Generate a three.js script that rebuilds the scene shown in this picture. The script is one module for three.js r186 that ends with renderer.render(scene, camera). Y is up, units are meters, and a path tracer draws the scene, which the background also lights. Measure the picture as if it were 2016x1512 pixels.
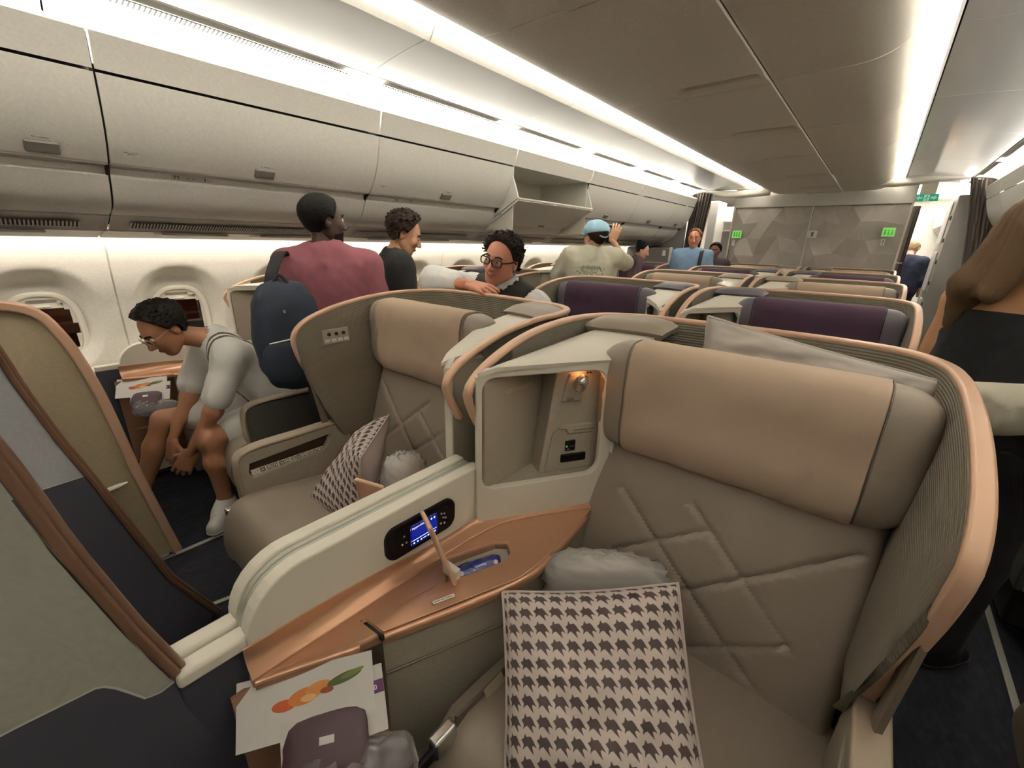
import * as THREE from 'three';
import { mergeGeometries, mergeVertices, toCreasedNormals } from 'three/addons/utils/BufferGeometryUtils.js';
import { RoundedBoxGeometry } from 'three/addons/geometries/RoundedBoxGeometry.js';
import { RectAreaLightUniformsLib } from 'three/addons/lights/RectAreaLightUniformsLib.js';
import { ImprovedNoise } from 'three/addons/math/ImprovedNoise.js';

// ---------------------------------------------------------------- camera, light, exposure
const scene = new THREE.Scene();
scene.background = new THREE.Color(0x040405);
const renderer = new THREE.WebGLRenderer({ antialias: true });
renderer.toneMapping = THREE.LinearToneMapping;
renderer.toneMappingExposure = 1.38;
renderer.shadowMap.enabled = true;
RectAreaLightUniformsLib.init();
const DEG = Math.PI / 180;
const camera = new THREE.PerspectiveCamera(2 * Math.atan(756 / 830) / DEG, 2016 / 1512, 0.03, 60);
camera.position.set(0.786, 1.6, 0);
camera.rotation.order = 'YXZ';
camera.rotation.set(-18.63 * DEG, 39.48 * DEG, 1.389 * DEG);

// the cabin's own lamps: long strips hidden in the coves, each a glowing bar and an area light on its face
const Z0 = 1.55, Z1 = -7.0, ZL = Z0 - Z1, ZM = (Z0 + Z1) / 2, FL = 0.15;
const LAMP = { wall: [0xfff4e6, 19], bin: [0xfffaf0, 88], aisle: [0xfffaf4, 140], rear: [0xfff6ea, 9] };
function strip(name, pos, look, w, len, spec, label, zc = ZM) {
  const l = new THREE.RectAreaLight(spec[0], spec[1], len, w);
  l.position.set(pos[0], pos[1], zc);
  l.lookAt(look[0], look[1], zc);
  scene.add(l);
  const m = new THREE.Mesh(new THREE.BoxGeometry(len, w, 0.006), new THREE.MeshStandardMaterial({ color: 0xffffff, emissive: spec[0], emissiveIntensity: 3 }));
  m.name = name; scene.add(m);
  m.position.copy(l.position); m.quaternion.copy(l.quaternion);
  const d = new THREE.Vector3(look[0] - pos[0], look[1] - pos[1], 0).normalize();
  m.position.addScaledVector(d, -0.006);
  l.position.addScaledVector(d, 0.002);
  m.userData = { label, category: 'light strip', group: 'cabin light strips' };
  return m;
}
for (const s of [-1, 1]) {
  const side = s < 0 ? 'left' : 'right';
  strip('wall_light_strip' + (s > 0 ? '_001' : ''), [s * 2.41, 1.585], [s * 2.56, 1.33], 0.035, ZL, LAMP.wall, `long warm light strip washing the ${side} window wall under the bins`);
  strip('bin_light_strip' + (s > 0 ? '_001' : ''), [s * 1.562, 2.272], [s * 1.20, 2.405], 0.024, ZL, LAMP.bin, `long light strip hidden on top of the ${side} overhead bins`);
  strip('ceiling_light_strip' + (s > 0 ? '_001' : ''), [s * 0.655, 2.438], [s * 0.672, 2.6], 0.03, ZL + 0.68, LAMP.aisle, `long light strip in the cove at the ${side} edge of the central ceiling`, ZM - 0.34);
}

// ---------------------------------------------------------------- helpers
let seedN = 7;
const rnd = () => { seedN = (seedN * 1664525 + 1013904223) >>> 0; return seedN / 4294967296; };
const NZ = new ImprovedNoise();
const noise = (x, y, z) => NZ.noise(x + 31.7, y + 17.3, z + 5.1);
const V = (x, y, z) => new THREE.Vector3(x, y, z);
const lerp = (a, b, t) => a + (b - a) * t, clamp = (x, a, b) => Math.max(a, Math.min(b, x));
const sstep = (a, b, x) => { const t = clamp((x - a) / (b - a), 0, 1); return t * t * (3 - 2 * t); };
const taken = {};
for (const o of scene.children) if (o.name) taken[o.name.replace(/_\d\d\d$/, '')] = 2;
function numbered(n) { taken[n] = (taken[n] || 0) + 1; return taken[n] === 1 ? n : n + '_' + String(taken[n] - 1).padStart(3, '0'); }
function thing(name, label, category, group) {
  const o = new THREE.Group(); o.name = numbered(name); scene.add(o);
  o.userData = { label, category }; if (group) o.userData.group = group; return o;
}
function part(name, g, m, parent, label) {
  const o = new THREE.Mesh(g, m); o.name = name; parent.add(o); if (label) o.userData.label = label; return o;
}
function solo(name, g, m, label, category, group) {
  const o = new THREE.Mesh(g, m); o.name = numbered(name); scene.add(o);
  o.userData = { label, category }; if (group) o.userData.group = group; return o;
}
function struct(name, g, m) {
  const o = g ? new THREE.Mesh(g, m) : new THREE.Group(); o.name = numbered(name); scene.add(o); o.userData.kind = 'structure'; return o;
}
function flat(g) { return g.index ? g.toNonIndexed() : g; }
function join(list) {
  const l = list.map(flat);
  for (const g of l) for (const k of Object.keys(g.attributes)) if (!['position', 'normal', 'uv'].includes(k)) g.deleteAttribute(k);
  for (const g of l) if (!g.attributes.uv) g.setAttribute('uv', new THREE.BufferAttribute(new Float32Array(g.attributes.position.count * 2), 2));
  return mergeGeometries(l);
}
function mirrorX(g0) {
  const g = g0.clone(); g.scale(-1, 1, 1);
  if (g.index) { const a = g.index.array; for (let i = 0; i < a.length; i += 3) { const t = a[i]; a[i] = a[i + 1]; a[i + 1] = t; } }
  else for (const k of Object.keys(g.attributes)) {
    const at = g.attributes[k], n = at.itemSize, a = at.array;
    for (let i = 0; i < at.count; i += 3) for (let j = 0; j < n; j++) { const t = a[i * n + j]; a[i * n + j] = a[(i + 1) * n + j]; a[(i + 1) * n + j] = t; }
  }
  return g;
}
// a surface through rows of points; uv in metres
function loft(rows, closed = false) {
  const n = rows.length, m = rows[0].length, pos = [], uv = [], idx = [];
  const mid = rows[n >> 1], cum = [0];
  for (let j = 1; j < m; j++) cum.push(cum[j - 1] + Math.hypot(mid[j][0] - mid[j - 1][0], mid[j][1] - mid[j - 1][1], mid[j][2] - mid[j - 1][2]));
  let acc = 0; const jm = m >> 1;
  for (let i = 0; i < n; i++) {
    if (i) acc += Math.hypot(rows[i][jm][0] - rows[i - 1][jm][0], rows[i][jm][1] - rows[i - 1][jm][1], rows[i][jm][2] - rows[i - 1][jm][2]);
    for (let j = 0; j < m; j++) { pos.push(...rows[i][j]); uv.push(cum[j], acc); }
  }
  for (let i = 0; i < n - 1; i++) for (let j = 0; j < m - 1; j++) { const a = i * m + j, b = a + 1, c = a + m, d = c + 1; idx.push(a, b, d, a, d, c); }
  if (closed) for (let i = 0; i < n - 1; i++) { const a = i * m + m - 1, b = i * m, c = a + m, d = b + m; idx.push(a, b, d, a, d, c); }
  const g = new THREE.BufferGeometry();
  g.setAttribute('position', new THREE.Float32BufferAttribute(pos, 3)); g.setAttribute('uv', new THREE.Float32BufferAttribute(uv, 2));
  g.setIndex(idx); g.computeVertexNormals(); return g;
}
// a loft given thickness t against its normals
function slab(rows, t) {
  const g = loft(rows), n = rows.length, m = rows[0].length, p = g.attributes.position, q = g.attributes.normal, u = g.attributes.uv, N = n * m, pos = [], uv = [], idx = [...g.index.array];
  for (let k = 0; k < 2; k++) for (let i = 0; i < N; i++) { pos.push(p.getX(i) - k * t * q.getX(i), p.getY(i) - k * t * q.getY(i), p.getZ(i) - k * t * q.getZ(i)); uv.push(u.getX(i), u.getY(i)); }
  for (let i = 0; i < g.index.count; i += 3) { const a = g.index.array; idx.push(a[i] + N, a[i + 2] + N, a[i + 1] + N); }
  const rim = (a, b) => { idx.push(a, a + N, b + N, a, b + N, b); };
  for (let j = 0; j < m - 1; j++) { rim(j + 1, j); rim((n - 1) * m + j, (n - 1) * m + j + 1); }
  for (let i = 0; i < n - 1; i++) { rim(i * m, (i + 1) * m); rim((i + 1) * m + m - 1, i * m + m - 1); }
  const o = new THREE.BufferGeometry();
  o.setAttribute('position', new THREE.Float32BufferAttribute(pos, 3)); o.setAttribute('uv', new THREE.Float32BufferAttribute(uv, 2)); o.setIndex(idx);
  return toCreasedNormals(o, 0.7);
}
function curve(pts, n, closed = false) { return new THREE.CatmullRomCurve3(pts.map((p) => V(...p)), closed, 'centripetal').getSpacedPoints(n); }
// sweep a closed section [[a,b]..] along points; a runs along the side vector, b along the carried normal
function sweep(P, sec, up = V(0, 1, 0), ends = true, scaleFn) {
  const rows = []; let N = up.clone();
  for (let i = 0; i < P.length; i++) {
    const T = (i < P.length - 1 ? P[i + 1].clone().sub(P[i]) : P[i].clone().sub(P[i - 1]));
    if (i > 0 && i < P.length - 1) T.add(P[i].clone().sub(P[i - 1]));
    T.normalize(); N.addScaledVector(T, -N.dot(T)).normalize();
    const S = new THREE.Vector3().crossVectors(T, N), k = scaleFn ? scaleFn(i / (P.length - 1)) : 1;
    rows.push(sec.map(([a, b]) => [P[i].x + (S.x * a + N.x * b) * k, P[i].y + (S.y * a + N.y * b) * k, P[i].z + (S.z * a + N.z * b) * k]));
  }
  const closedRows = rows.map((r) => [...r, r[0]]);
  let g = flat(loft(closedRows));
  if (ends) {
    const cap = (r, f) => { const c = r.reduce((s, q) => [s[0] + q[0] / r.length, s[1] + q[1] / r.length, s[2] + q[2] / r.length], [0, 0, 0]), p = []; for (let i = 0; i < r.length; i++) { const a = r[i], b = r[(i + 1) % r.length]; p.push(...c, ...(f ? a : b), ...(f ? b : a)); } const h = new THREE.BufferGeometry(); h.setAttribute('position', new THREE.Float32BufferAttribute(p, 3)); h.computeVertexNormals(); return h; };
    g = join([g, cap(rows[0], false), cap(rows[rows.length - 1], true)]);
  }
  return g;
}
function rrect(w, h, r, k = 4) { const o = []; for (const [cx, cy, a] of [[w / 2 - r, h / 2 - r, 0], [-w / 2 + r, h / 2 - r, 90], [-w / 2 + r, -h / 2 + r, 180], [w / 2 - r, -h / 2 + r, 270]]) for (let i = 0; i <= k; i++) { const t = (a + 90 * i / k) * DEG; o.push([cx + r * Math.cos(t), cy + r * Math.sin(t)]); } return o; }
const circ = (r, n = 10) => Array.from({ length: n }, (_, i) => [r * Math.cos(2 * Math.PI * i / n), r * Math.sin(2 * Math.PI * i / n)]);
const tube = (pts, r, n = 24, k = 8) => sweep(curve(pts, n), circ(r, k), V(0.13, 0.98, 0.11));
function shapeOf(pts, holes = []) { const s = new THREE.Shape(pts.map((p) => new THREE.Vector2(p[0], p[1]))); for (const h of holes) s.holes.push(new THREE.Path(h.map((p) => new THREE.Vector2(p[0], p[1])))); return s; }
function ext(pts, d, bev = 0, holes = []) { const g = new THREE.ExtrudeGeometry(shapeOf(pts, holes), { depth: d - 2 * bev, bevelEnabled: bev > 0, bevelThickness: bev, bevelSize: bev, bevelOffset: -bev, bevelSegments: 2, curveSegments: 6 }); g.translate(0, 0, bev); return g; }
// plan polygon [[x, z]] raised from y0 to y1
function plan(pts, y0, y1, bev = 0, holes = []) { const f = (l) => l.map(([x, z]) => [x, -z]); const g = ext(f(pts), y1 - y0, bev, holes.map(f)); g.rotateX(-Math.PI / 2); g.translate(0, y0, 0); return g; }
// section polygon [[x, y]] run along z
function runZ(pts, z0, z1, bev = 0) { const g = ext(pts, Math.abs(z1 - z0), bev); g.translate(0, 0, Math.min(z0, z1)); return g; }
function box(w, h, d, x, y, z, r = 0.004) { const g = r > 0 ? new RoundedBoxGeometry(w, h, d, 2, Math.min(r, w / 2.01, h / 2.01, d / 2.01)) : new THREE.BoxGeometry(w, h, d); g.translate(x, y, z); return g; }
function uvScale(g, k) { const u = g.attributes.uv; for (let i = 0; i < u.count; i++) u.setXY(i, u.getX(i) * k, u.getY(i) * k); return g; }
function place(g, M) { g.applyMatrix4(M); return g; }
const basis = (X, Y, Z, o) => new THREE.Matrix4().makeBasis(X, Y, Z).setPosition(o);
// thick strip with an outline: polyline [[x,y]] in section, thickened, run along z
function shellZ(line, t, z0, z1) { return slab([z0, z1].map((z) => line.map(([x, y]) => [x, y, z])), t); }
// surface nets
function nets(f, lo, hi, h) {
  const n = [0, 1, 2].map((k) => Math.max(2, Math.ceil((hi[k] - lo[k]) / h) + 1)), [nx, ny, nz] = n, F = new Float32Array(nx * ny * nz);
  for (let k = 0, i = 0; k < nz; k++) for (let j = 0; j < ny; j++) for (let a = 0; a < nx; a++, i++) F[i] = f(lo[0] + a * h, lo[1] + j * h, lo[2] + k * h);
  const at = new Int32Array(nx * ny * nz).fill(-1), pos = [], idx = [], sx = 1, sy = nx, sz = nx * ny;
  const E = [[0, 1], [2, 3], [4, 5], [6, 7], [0, 2], [1, 3], [4, 6], [5, 7], [0, 4], [1, 5], [2, 6], [3, 7]];
  for (let k = 0; k < nz - 1; k++) for (let j = 0; j < ny - 1; j++) for (let a = 0; a < nx - 1; a++) {
    const c = a + j * sy + k * sz, v = [F[c], F[c + sx], F[c + sy], F[c + sx + sy], F[c + sz], F[c + sx + sz], F[c + sy + sz], F[c + sx + sy + sz]];
    let neg = 0; for (const q of v) if (q < 0) neg++;
    if (neg === 0 || neg === 8) continue;
    let x = 0, y = 0, z = 0, m = 0;
    for (const [p, q] of E) if ((v[p] < 0) !== (v[q] < 0)) {
      const t = v[p] / (v[p] - v[q]);
      x += (p & 1) + t * ((q & 1) - (p & 1)); y += (p >> 1 & 1) + t * ((q >> 1 & 1) - (p >> 1 & 1)); z += (p >> 2) + t * ((q >> 2) - (p >> 2)); m++;
    }
    at[c] = pos.length / 3; pos.push(lo[0] + (a + x / m) * h, lo[1] + (j + y / m) * h, lo[2] + (k + z / m) * h);
  }
  const quad = (a, b, c, d, flip) => { if (a < 0 || b < 0 || c < 0 || d < 0) return; if (flip) idx.push(a, c, b, a, d, c); else idx.push(a, b, c, a, c, d); };
  for (let k = 1; k < nz - 1; k++) for (let j = 1; j < ny - 1; j++) for (let a = 1; a < nx - 1; a++) {
    const c = a + j * sy + k * sz, s = F[c] < 0;
    if (s !== (F[c + sx] < 0)) quad(at[c - sy - sz], at[c - sz], at[c], at[c - sy], !s);
    if (s !== (F[c + sy] < 0)) quad(at[c - sx - sz], at[c - sx], at[c], at[c - sz], !s);
    if (s !== (F[c + sz] < 0)) quad(at[c - sx - sy], at[c - sy], at[c], at[c - sx], !s);
  }
  const g = new THREE.BufferGeometry(); g.setAttribute('position', new THREE.Float32BufferAttribute(pos, 3)); g.setIndex(idx); g.computeVertexNormals();
  const uv = new Float32Array(pos.length / 3 * 2); for (let i = 0; i < pos.length / 3; i++) { uv[2 * i] = pos[3 * i] + pos[3 * i + 2]; uv[2 * i + 1] = pos[3 * i + 1]; }
  g.setAttribute('uv', new THREE.BufferAttribute(uv, 2)); return g;
}

// ---------------------------------------------------------------- textures and materials
function canvasTex(w, h, draw, srgb = true, rep) {
  const c = document.createElement('canvas'); c.width = w; c.height = h; draw(c.getContext('2d'), w, h);
  const t = new THREE.CanvasTexture(c); if (srgb) t.colorSpace = THREE.SRGBColorSpace; t.wrapS = t.wrapT = THREE.RepeatWrapping; t.magFilter = THREE.LinearFilter; if (rep) t.repeat.set(rep[0], rep[1]); return t;
}
function dataTex(n, f, srgb, rep) {
  const d = new Uint8Array(n * n * 4);
  for (let j = 0; j < n; j++) for (let i = 0; i < n; i++) { const c = f(i / n, j / n), k = 4 * (j * n + i); for (let q = 0; q < 3; q++) d[k + q] = clamp(Math.round((Array.isArray(c) ? c[q] : c) * 255), 0, 255); d[k + 3] = 255; }
  const t = new THREE.DataTexture(d, n, n); t.wrapS = t.wrapT = THREE.RepeatWrapping; t.magFilter = THREE.LinearFilter; t.minFilter = THREE.LinearMipmapLinearFilter; t.generateMipmaps = true;
  if (srgb) t.colorSpace = THREE.SRGBColorSpace; if (rep) t.repeat.set(rep, rep); t.needsUpdate = true; return t;
}
const tn = (u, v, f, o = 0) => { const a = 2 * Math.PI; return noise(Math.cos(u * a) * f + o, Math.sin(u * a) * f + Math.cos(v * a) * f, Math.sin(v * a) * f - o); };
const grainT = dataTex(256, (u, v) => 0.5 + 0.3 * tn(u, v, 9) + 0.3 * (rnd() - 0.5), false, 5);
const leatherT = dataTex(256, (u, v) => 0.5 + 0.25 * tn(u, v, 14) + 0.22 * tn(u, v, 30, 3) + 0.1 * (rnd() - 0.5), false, 6);
const clothT = dataTex(128, (u, v) => 0.5 + 0.25 * Math.sin(u * 2 * Math.PI * 32) + 0.25 * Math.sin(v * 2 * Math.PI * 32) + 0.1 * (rnd() - 0.5), false, 16);
const ribT = dataTex(128, (u, v) => { const s = 0.5 + 0.5 * Math.cos(v * 2 * Math.PI * 12); return 0.25 + 0.6 * s + 0.1 * (rnd() - 0.5); }, false, 10);
const carpetC = dataTex(256, (u, v) => { const k = 0.75 + 0.22 * tn(u, v, 12) + 0.3 * (rnd() - 0.5); return [k, k, k * 1.02]; }, true, 3);
const speckC = dataTex(256, (u, v) => { const k = 0.94 + 0.03 * tn(u, v, 5) + 0.03 * (rnd() - 0.5); return [k, k, k]; }, true, 3);
function std(o) { const { bump, bs, ...r } = o; const m = new THREE.MeshPhysicalMaterial(r); if (bump) { m.bumpMap = bump; m.bumpScale = bs; } return m; }
const M = {
  white: std({ color: 0xdfd9ca, roughness: 0.42 }),
  binWhite: std({ color: 0xe4e1d9, roughness: 0.5, map: speckC }),
  binGrey: std({ color: 0xc4bfb5, roughness: 0.5, map: speckC }),
  wall: std({ color: 0xdcd8cc, roughness: 0.6, map: speckC, bump: grainT, bs: 0.0004 }),
  ceilGrey: std({ color: 0xe6e0d4, roughness: 0.5, map: speckC }),
  gloss: std({ color: 0xe9ebe8, roughness: 0.16, clearcoat: 0.3, clearcoatRoughness: 0.1 }),
  cove: std({ color: 0xf0eee6, roughness: 0.6 }),
  dark: std({ color: 0x1c1a18, roughness: 0.7 }),
  gap: std({ color: 0x24221f, roughness: 0.8 }),
  latch: std({ color: 0x6a655d, roughness: 0.45 }),
  leather: std({ color: 0x877b6d, roughness: 0.44, bump: leatherT, bs: 0.0005, sheen: 0.2, sheenRoughness: 0.5 }),
  leatherP: std({ color: 0x5b565c, roughness: 0.46, bump: leatherT, bs: 0.0005 }),
  antim: std({ color: 0xa8937f, roughness: 0.85, bump: clothT, bs: 0.0003, sheen: 0.3 }),
  antimP: std({ color: 0x412a3c, roughness: 0.85, bump: clothT, bs: 0.0003, sheen: 0.2 }),
  lining: std({ color: 0x6f6859, roughness: 0.92, bump: ribT, bs: 0.0022 }),
  felt: std({ color: 0x6b6459, roughness: 0.95, bump: clothT, bs: 0.0004 }),
  copper: std({ color: 0xbb9072, roughness: 0.34, metalness: 0.55, bump: grainT, bs: 0.0001 }),
  rim: std({ color: 0xcda78c, roughness: 0.38, metalness: 0.2 }),
  rimDark: std({ color: 0x6e5240, roughness: 0.42, metalness: 0.2 }),
  taupe: std({ color: 0xa59b8a, roughness: 0.5, map: speckC }),
  armGrey: std({ color: 0x5a5751, roughness: 0.5, map: speckC }),
  taupeDark: std({ color: 0x6d6253, roughness: 0.5 }),
  sage: std({ color: 0x8b8a7f, roughness: 0.7, map: speckC }),
  blueGrey: std({ color: 0x9a9a9d, roughness: 0.7, map: speckC }),
  tan: std({ color: 0xa8997c, roughness: 0.6, map: speckC }),
  navy: std({ color: 0x33323b, roughness: 0.75 }),
  carpet: std({ color: 0x25262f, roughness: 0.98, map: carpetC, bump: grainT, bs: 0.002 }),
  chrome: std({ color: 0xc9c6c0, roughness: 0.22, metalness: 0.9 }),
  armCap: std({ color: 0x9a8b79, roughness: 0.45 }),
  track: std({ color: 0xaaa99c, roughness: 0.45, metalness: 0.2 }),
  black: std({ color: 0x0a0a0b, roughness: 0.4, specularIntensity: 0.4 }),
  blackMatte: std({ color: 0x141416, roughness: 0.8 }),
  curtain: std({ color: 0x4a423b, roughness: 0.95, bump: clothT, bs: 0.0005 }),
  greyPanel: std({ color: 0x6c6966, roughness: 0.6, map: speckC }),
  silver: std({ color: 0xb9b6b0, roughness: 0.4, metalness: 0.5 }),
  facet: std({ color: 0xbcb4aa, roughness: 0.62, map: speckC }),
  plastic: std({ color: 0xf0eeea, roughness: 0.15, transmission: 0.6, thickness: 0, clearcoat: 0.6 }),
};
const paint = (hex, rough = 0.6, more = {}) => std({ color: hex, roughness: rough, ...more });
const printed = (tex, rough = 0.5, more = {}) => std({ map: tex, roughness: rough, ...more });
// ---------------------------------------------------------------- the cabin
const REAR = -7.75, END = -13;
{
  const f = struct('floor');
  part('carpet', box(5.6, 0.1, Z0 - END, 0, FL - 0.05, (Z0 + END) / 2, 0), M.carpet, f);
  for (const s of [-1, 1]) {
    part('seat_track_cover', box(0.022, 0.006, 7.5, s * 1.475, FL + 0.003, -3.2, 0.002), M.track, f, 'pale metal strip along the aisle carpet');
    const g = box(0.02, 0.006, 0.62, 0, 0, 0, 0.002); g.rotateY(s * 0.22); g.translate(s * 1.01, FL + 0.003, -0.27); part('seat_track_cover', g, M.track, f, 'pale metal strip along the aisle carpet');
  }
}
const bayZ = [1.55, 0.8, -0.32, -1.45, -2.58, -3.65, -4.75, -5.9, -7.0, -7.68];
const ceiling = struct('ceiling');
part('roof_backing', box(5.4, 0.05, ZL + 0.9, 0, 2.62, ZM - 0.42, 0), M.gap, ceiling);
const arc = (pts, n) => curve(pts.map((p) => [p[0], p[1], 0]), n).map((p) => [p.x, p.y]);
function lineZ(line, s, z0, z1, t) { const l = line.map(([x, y]) => [x * s, y]); return shellZ(s > 0 ? l : l.slice().reverse(), t, z0, z1); }
for (let b = 0; b < bayZ.length - 1; b++) {
  const zA = bayZ[b] - 0.003, zB = bayZ[b + 1] + 0.003;
  // centre strip with its recessed grip at the rear end
  const prof = [[zA, 2.35], [zB + 0.19, 2.35], [zB + 0.165, 2.353], [zB + 0.12, 2.372], [zB + 0.085, 2.388], [zB + 0.07, 2.388], [zB + 0.062, 2.358], [zB + 0.05, 2.351], [zB, 2.35]];
  const rows = prof.map(([z, y]) => [-0.207, -0.185, -0.17, 0.17, 0.185, 0.207].map((x, i) => [x, i === 0 || i === 5 ? 2.35 : i === 1 || i === 4 ? lerp(2.35, y, 0.3) : y, z]));
  const st = part('centre_panel', slab(rows.map((r) => r.slice().reverse()), -0.012), M.ceilGrey, ceiling);
  part('grip_slot', box(0.33, 0.012, 0.018, 0, 2.3795, zB + 0.083, 0.003), M.gap, st);
  for (const s of [-1, 1]) {
    const line = [[0.213, 2.35], [0.42, 2.35], ...arc([[0.5, 2.351], [0.58, 2.358], [0.645, 2.38], [0.685, 2.412], [0.70, 2.432]], 8)];
    part('side_panel', lineZ(line, s, zA, zB, -0.012), M.ceilGrey, ceiling);
    const K = (x) => (s < 0 || x < 0.70 ? x : x <= 0.94 ? 0.70 + (x - 0.70) * 0.5 : lerp(0.82, 1.378, (x - 0.94) / 0.438));
    part('light_trough', lineZ([[0.60, 2.45], [0.605, 2.485], ...arc([[0.63, 2.503], [0.70, 2.508], [0.78, 2.502], [0.84, 2.486], [0.885, 2.455], [0.905, 2.428], [0.925, 2.413], [0.938, 2.424]], 14)].map(([x, y]) => [K(x), y]), s, zA, zB, -0.008), M.binWhite, ceiling);
    part('aisle_panel', lineZ(arc([[0.944, 2.426], [1.1, 2.418], [1.25, 2.402], [1.378, 2.382]], 8).map(([x, y]) => [K(x), y]), s, zA, zB, -0.01), M.gloss, ceiling);
    // lit panel above the bins, with an air slot
    const cv = arc([[1.39, 2.380], [1.47, 2.372], [1.555, 2.352], [1.6, 2.312], [1.605, 2.25], [1.60, 2.19]], 12);
    const cp = part('lit_panel', lineZ(cv, s, zA, zB, -0.008), M.cove, ceiling);
    if (b > 0) {
      const slats = [], n = 62, za = zA - 0.09, zb = zB + 0.1;
      for (let i = 0; i <= n; i++) { const g = box(0.046, 0.004, 0.0075, 0, 0, 0, 0); g.rotateZ(-s * 0.1); g.translate(s * 1.437, 2.3592, lerp(za, zb, i / n)); slats.push(g); }
      const bk = box(0.044, 0.003, za - zb, 0, 0, 0, 0); bk.rotateZ(-s * 0.1); bk.translate(s * 1.437, 2.3614, (za + zb) / 2);
      part('air_slot', bk, M.gap, cp);
      const sl = part('air_slats', join(slats), M.cove, cp); sl.userData.kind = 'stuff';
    }
  }
}

// overhead bins
const DOOR = arc([[1.532, 2.146], [1.548, 2.085], [1.575, 2.005], [1.615, 1.93], [1.663, 1.87]], 14);
const LOWER = [[1.663, 1.866], [1.700, 1.862], [1.722, 1.856], [1.726, 1.828], [1.722, 1.822], [1.730, 1.812], ...arc([[1.745, 1.785], [1.782, 1.735], [1.83, 1.702], [1.898, 1.684]], 8)];
const placard = (lines, w, h, fs) => canvasTex(w, h, (c) => { c.fillStyle = '#dedbd3'; c.fillRect(0, 0, w, h); c.fillStyle = '#3a3732'; c.font = `bold ${fs}px sans-serif`; c.textAlign = 'center'; lines.forEach((t, i) => c.fillText(t, w / 2, fs * (i + 1))); });
const noStow = printed(placard(['No Stowage'], 128, 24, 20)), twoLine = printed(canvasTex(128, 40, (c) => { c.fillStyle = '#dedbd3'; c.fillRect(0, 0, 128, 40); c.fillStyle = '#4a463f'; for (const [x, w] of [[8, 46], [60, 22], [88, 32]]) c.fillRect(x, 8, w, 6); c.fillRect(34, 24, 62, 6); }));
const seatRow = (n) => printed(canvasTex(256, 48, (c) => { c.fillStyle = '#cbc7be'; c.fillRect(0, 0, 256, 48); c.fillStyle = '#2c2926'; c.font = 'bold 40px sans-serif'; c.fillText(n, 10, 40); c.fillRect(100, 24, 10, 6); c.fillRect(134, 26, 18, 4); c.font = 'bold 30px sans-serif'; c.fillText('↑', 210, 40); c.fillRect(217, 12, 7, 28); }));
const binZ = [1.5, 0.78, -0.403, -1.576, -2.766, -3.913, -5.07, -6.25, -7.0];
const binLabel = ['front-most overhead bin beyond the left edge', 'overhead bin at the upper left corner with a dark latch', 'long closed overhead bin marked row 11', 'closed overhead bin marked row 12 above the man in black', 'open overhead bin with its door hanging down', 'closed overhead bin just behind the open one', 'closed overhead bin second behind the open one', 'rear-most overhead bin beside the dark curtain'];
function onDoor(s, t, z, w, h, lift) { // a small plate on the door surface at parameter t
  const i = Math.min(DOOR.length - 2, Math.floor(t * (DOOR.length - 1))), a = DOOR[i], b = DOOR[i + 1], d = V((b[0] - a[0]) * s, b[1] - a[1], 0).normalize(), k = t * (DOOR.length - 1) - i;
  const X = V(0, 0, -s * -1), Y = d.clone().negate(), N = new THREE.Vector3().crossVectors(X, Y).normalize();
  const p = V(lerp(a[0], b[0], k) * s, lerp(a[1], b[1], k), z).addScaledVector(N, lift);
  return basis(X, Y, N, p);
}
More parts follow.
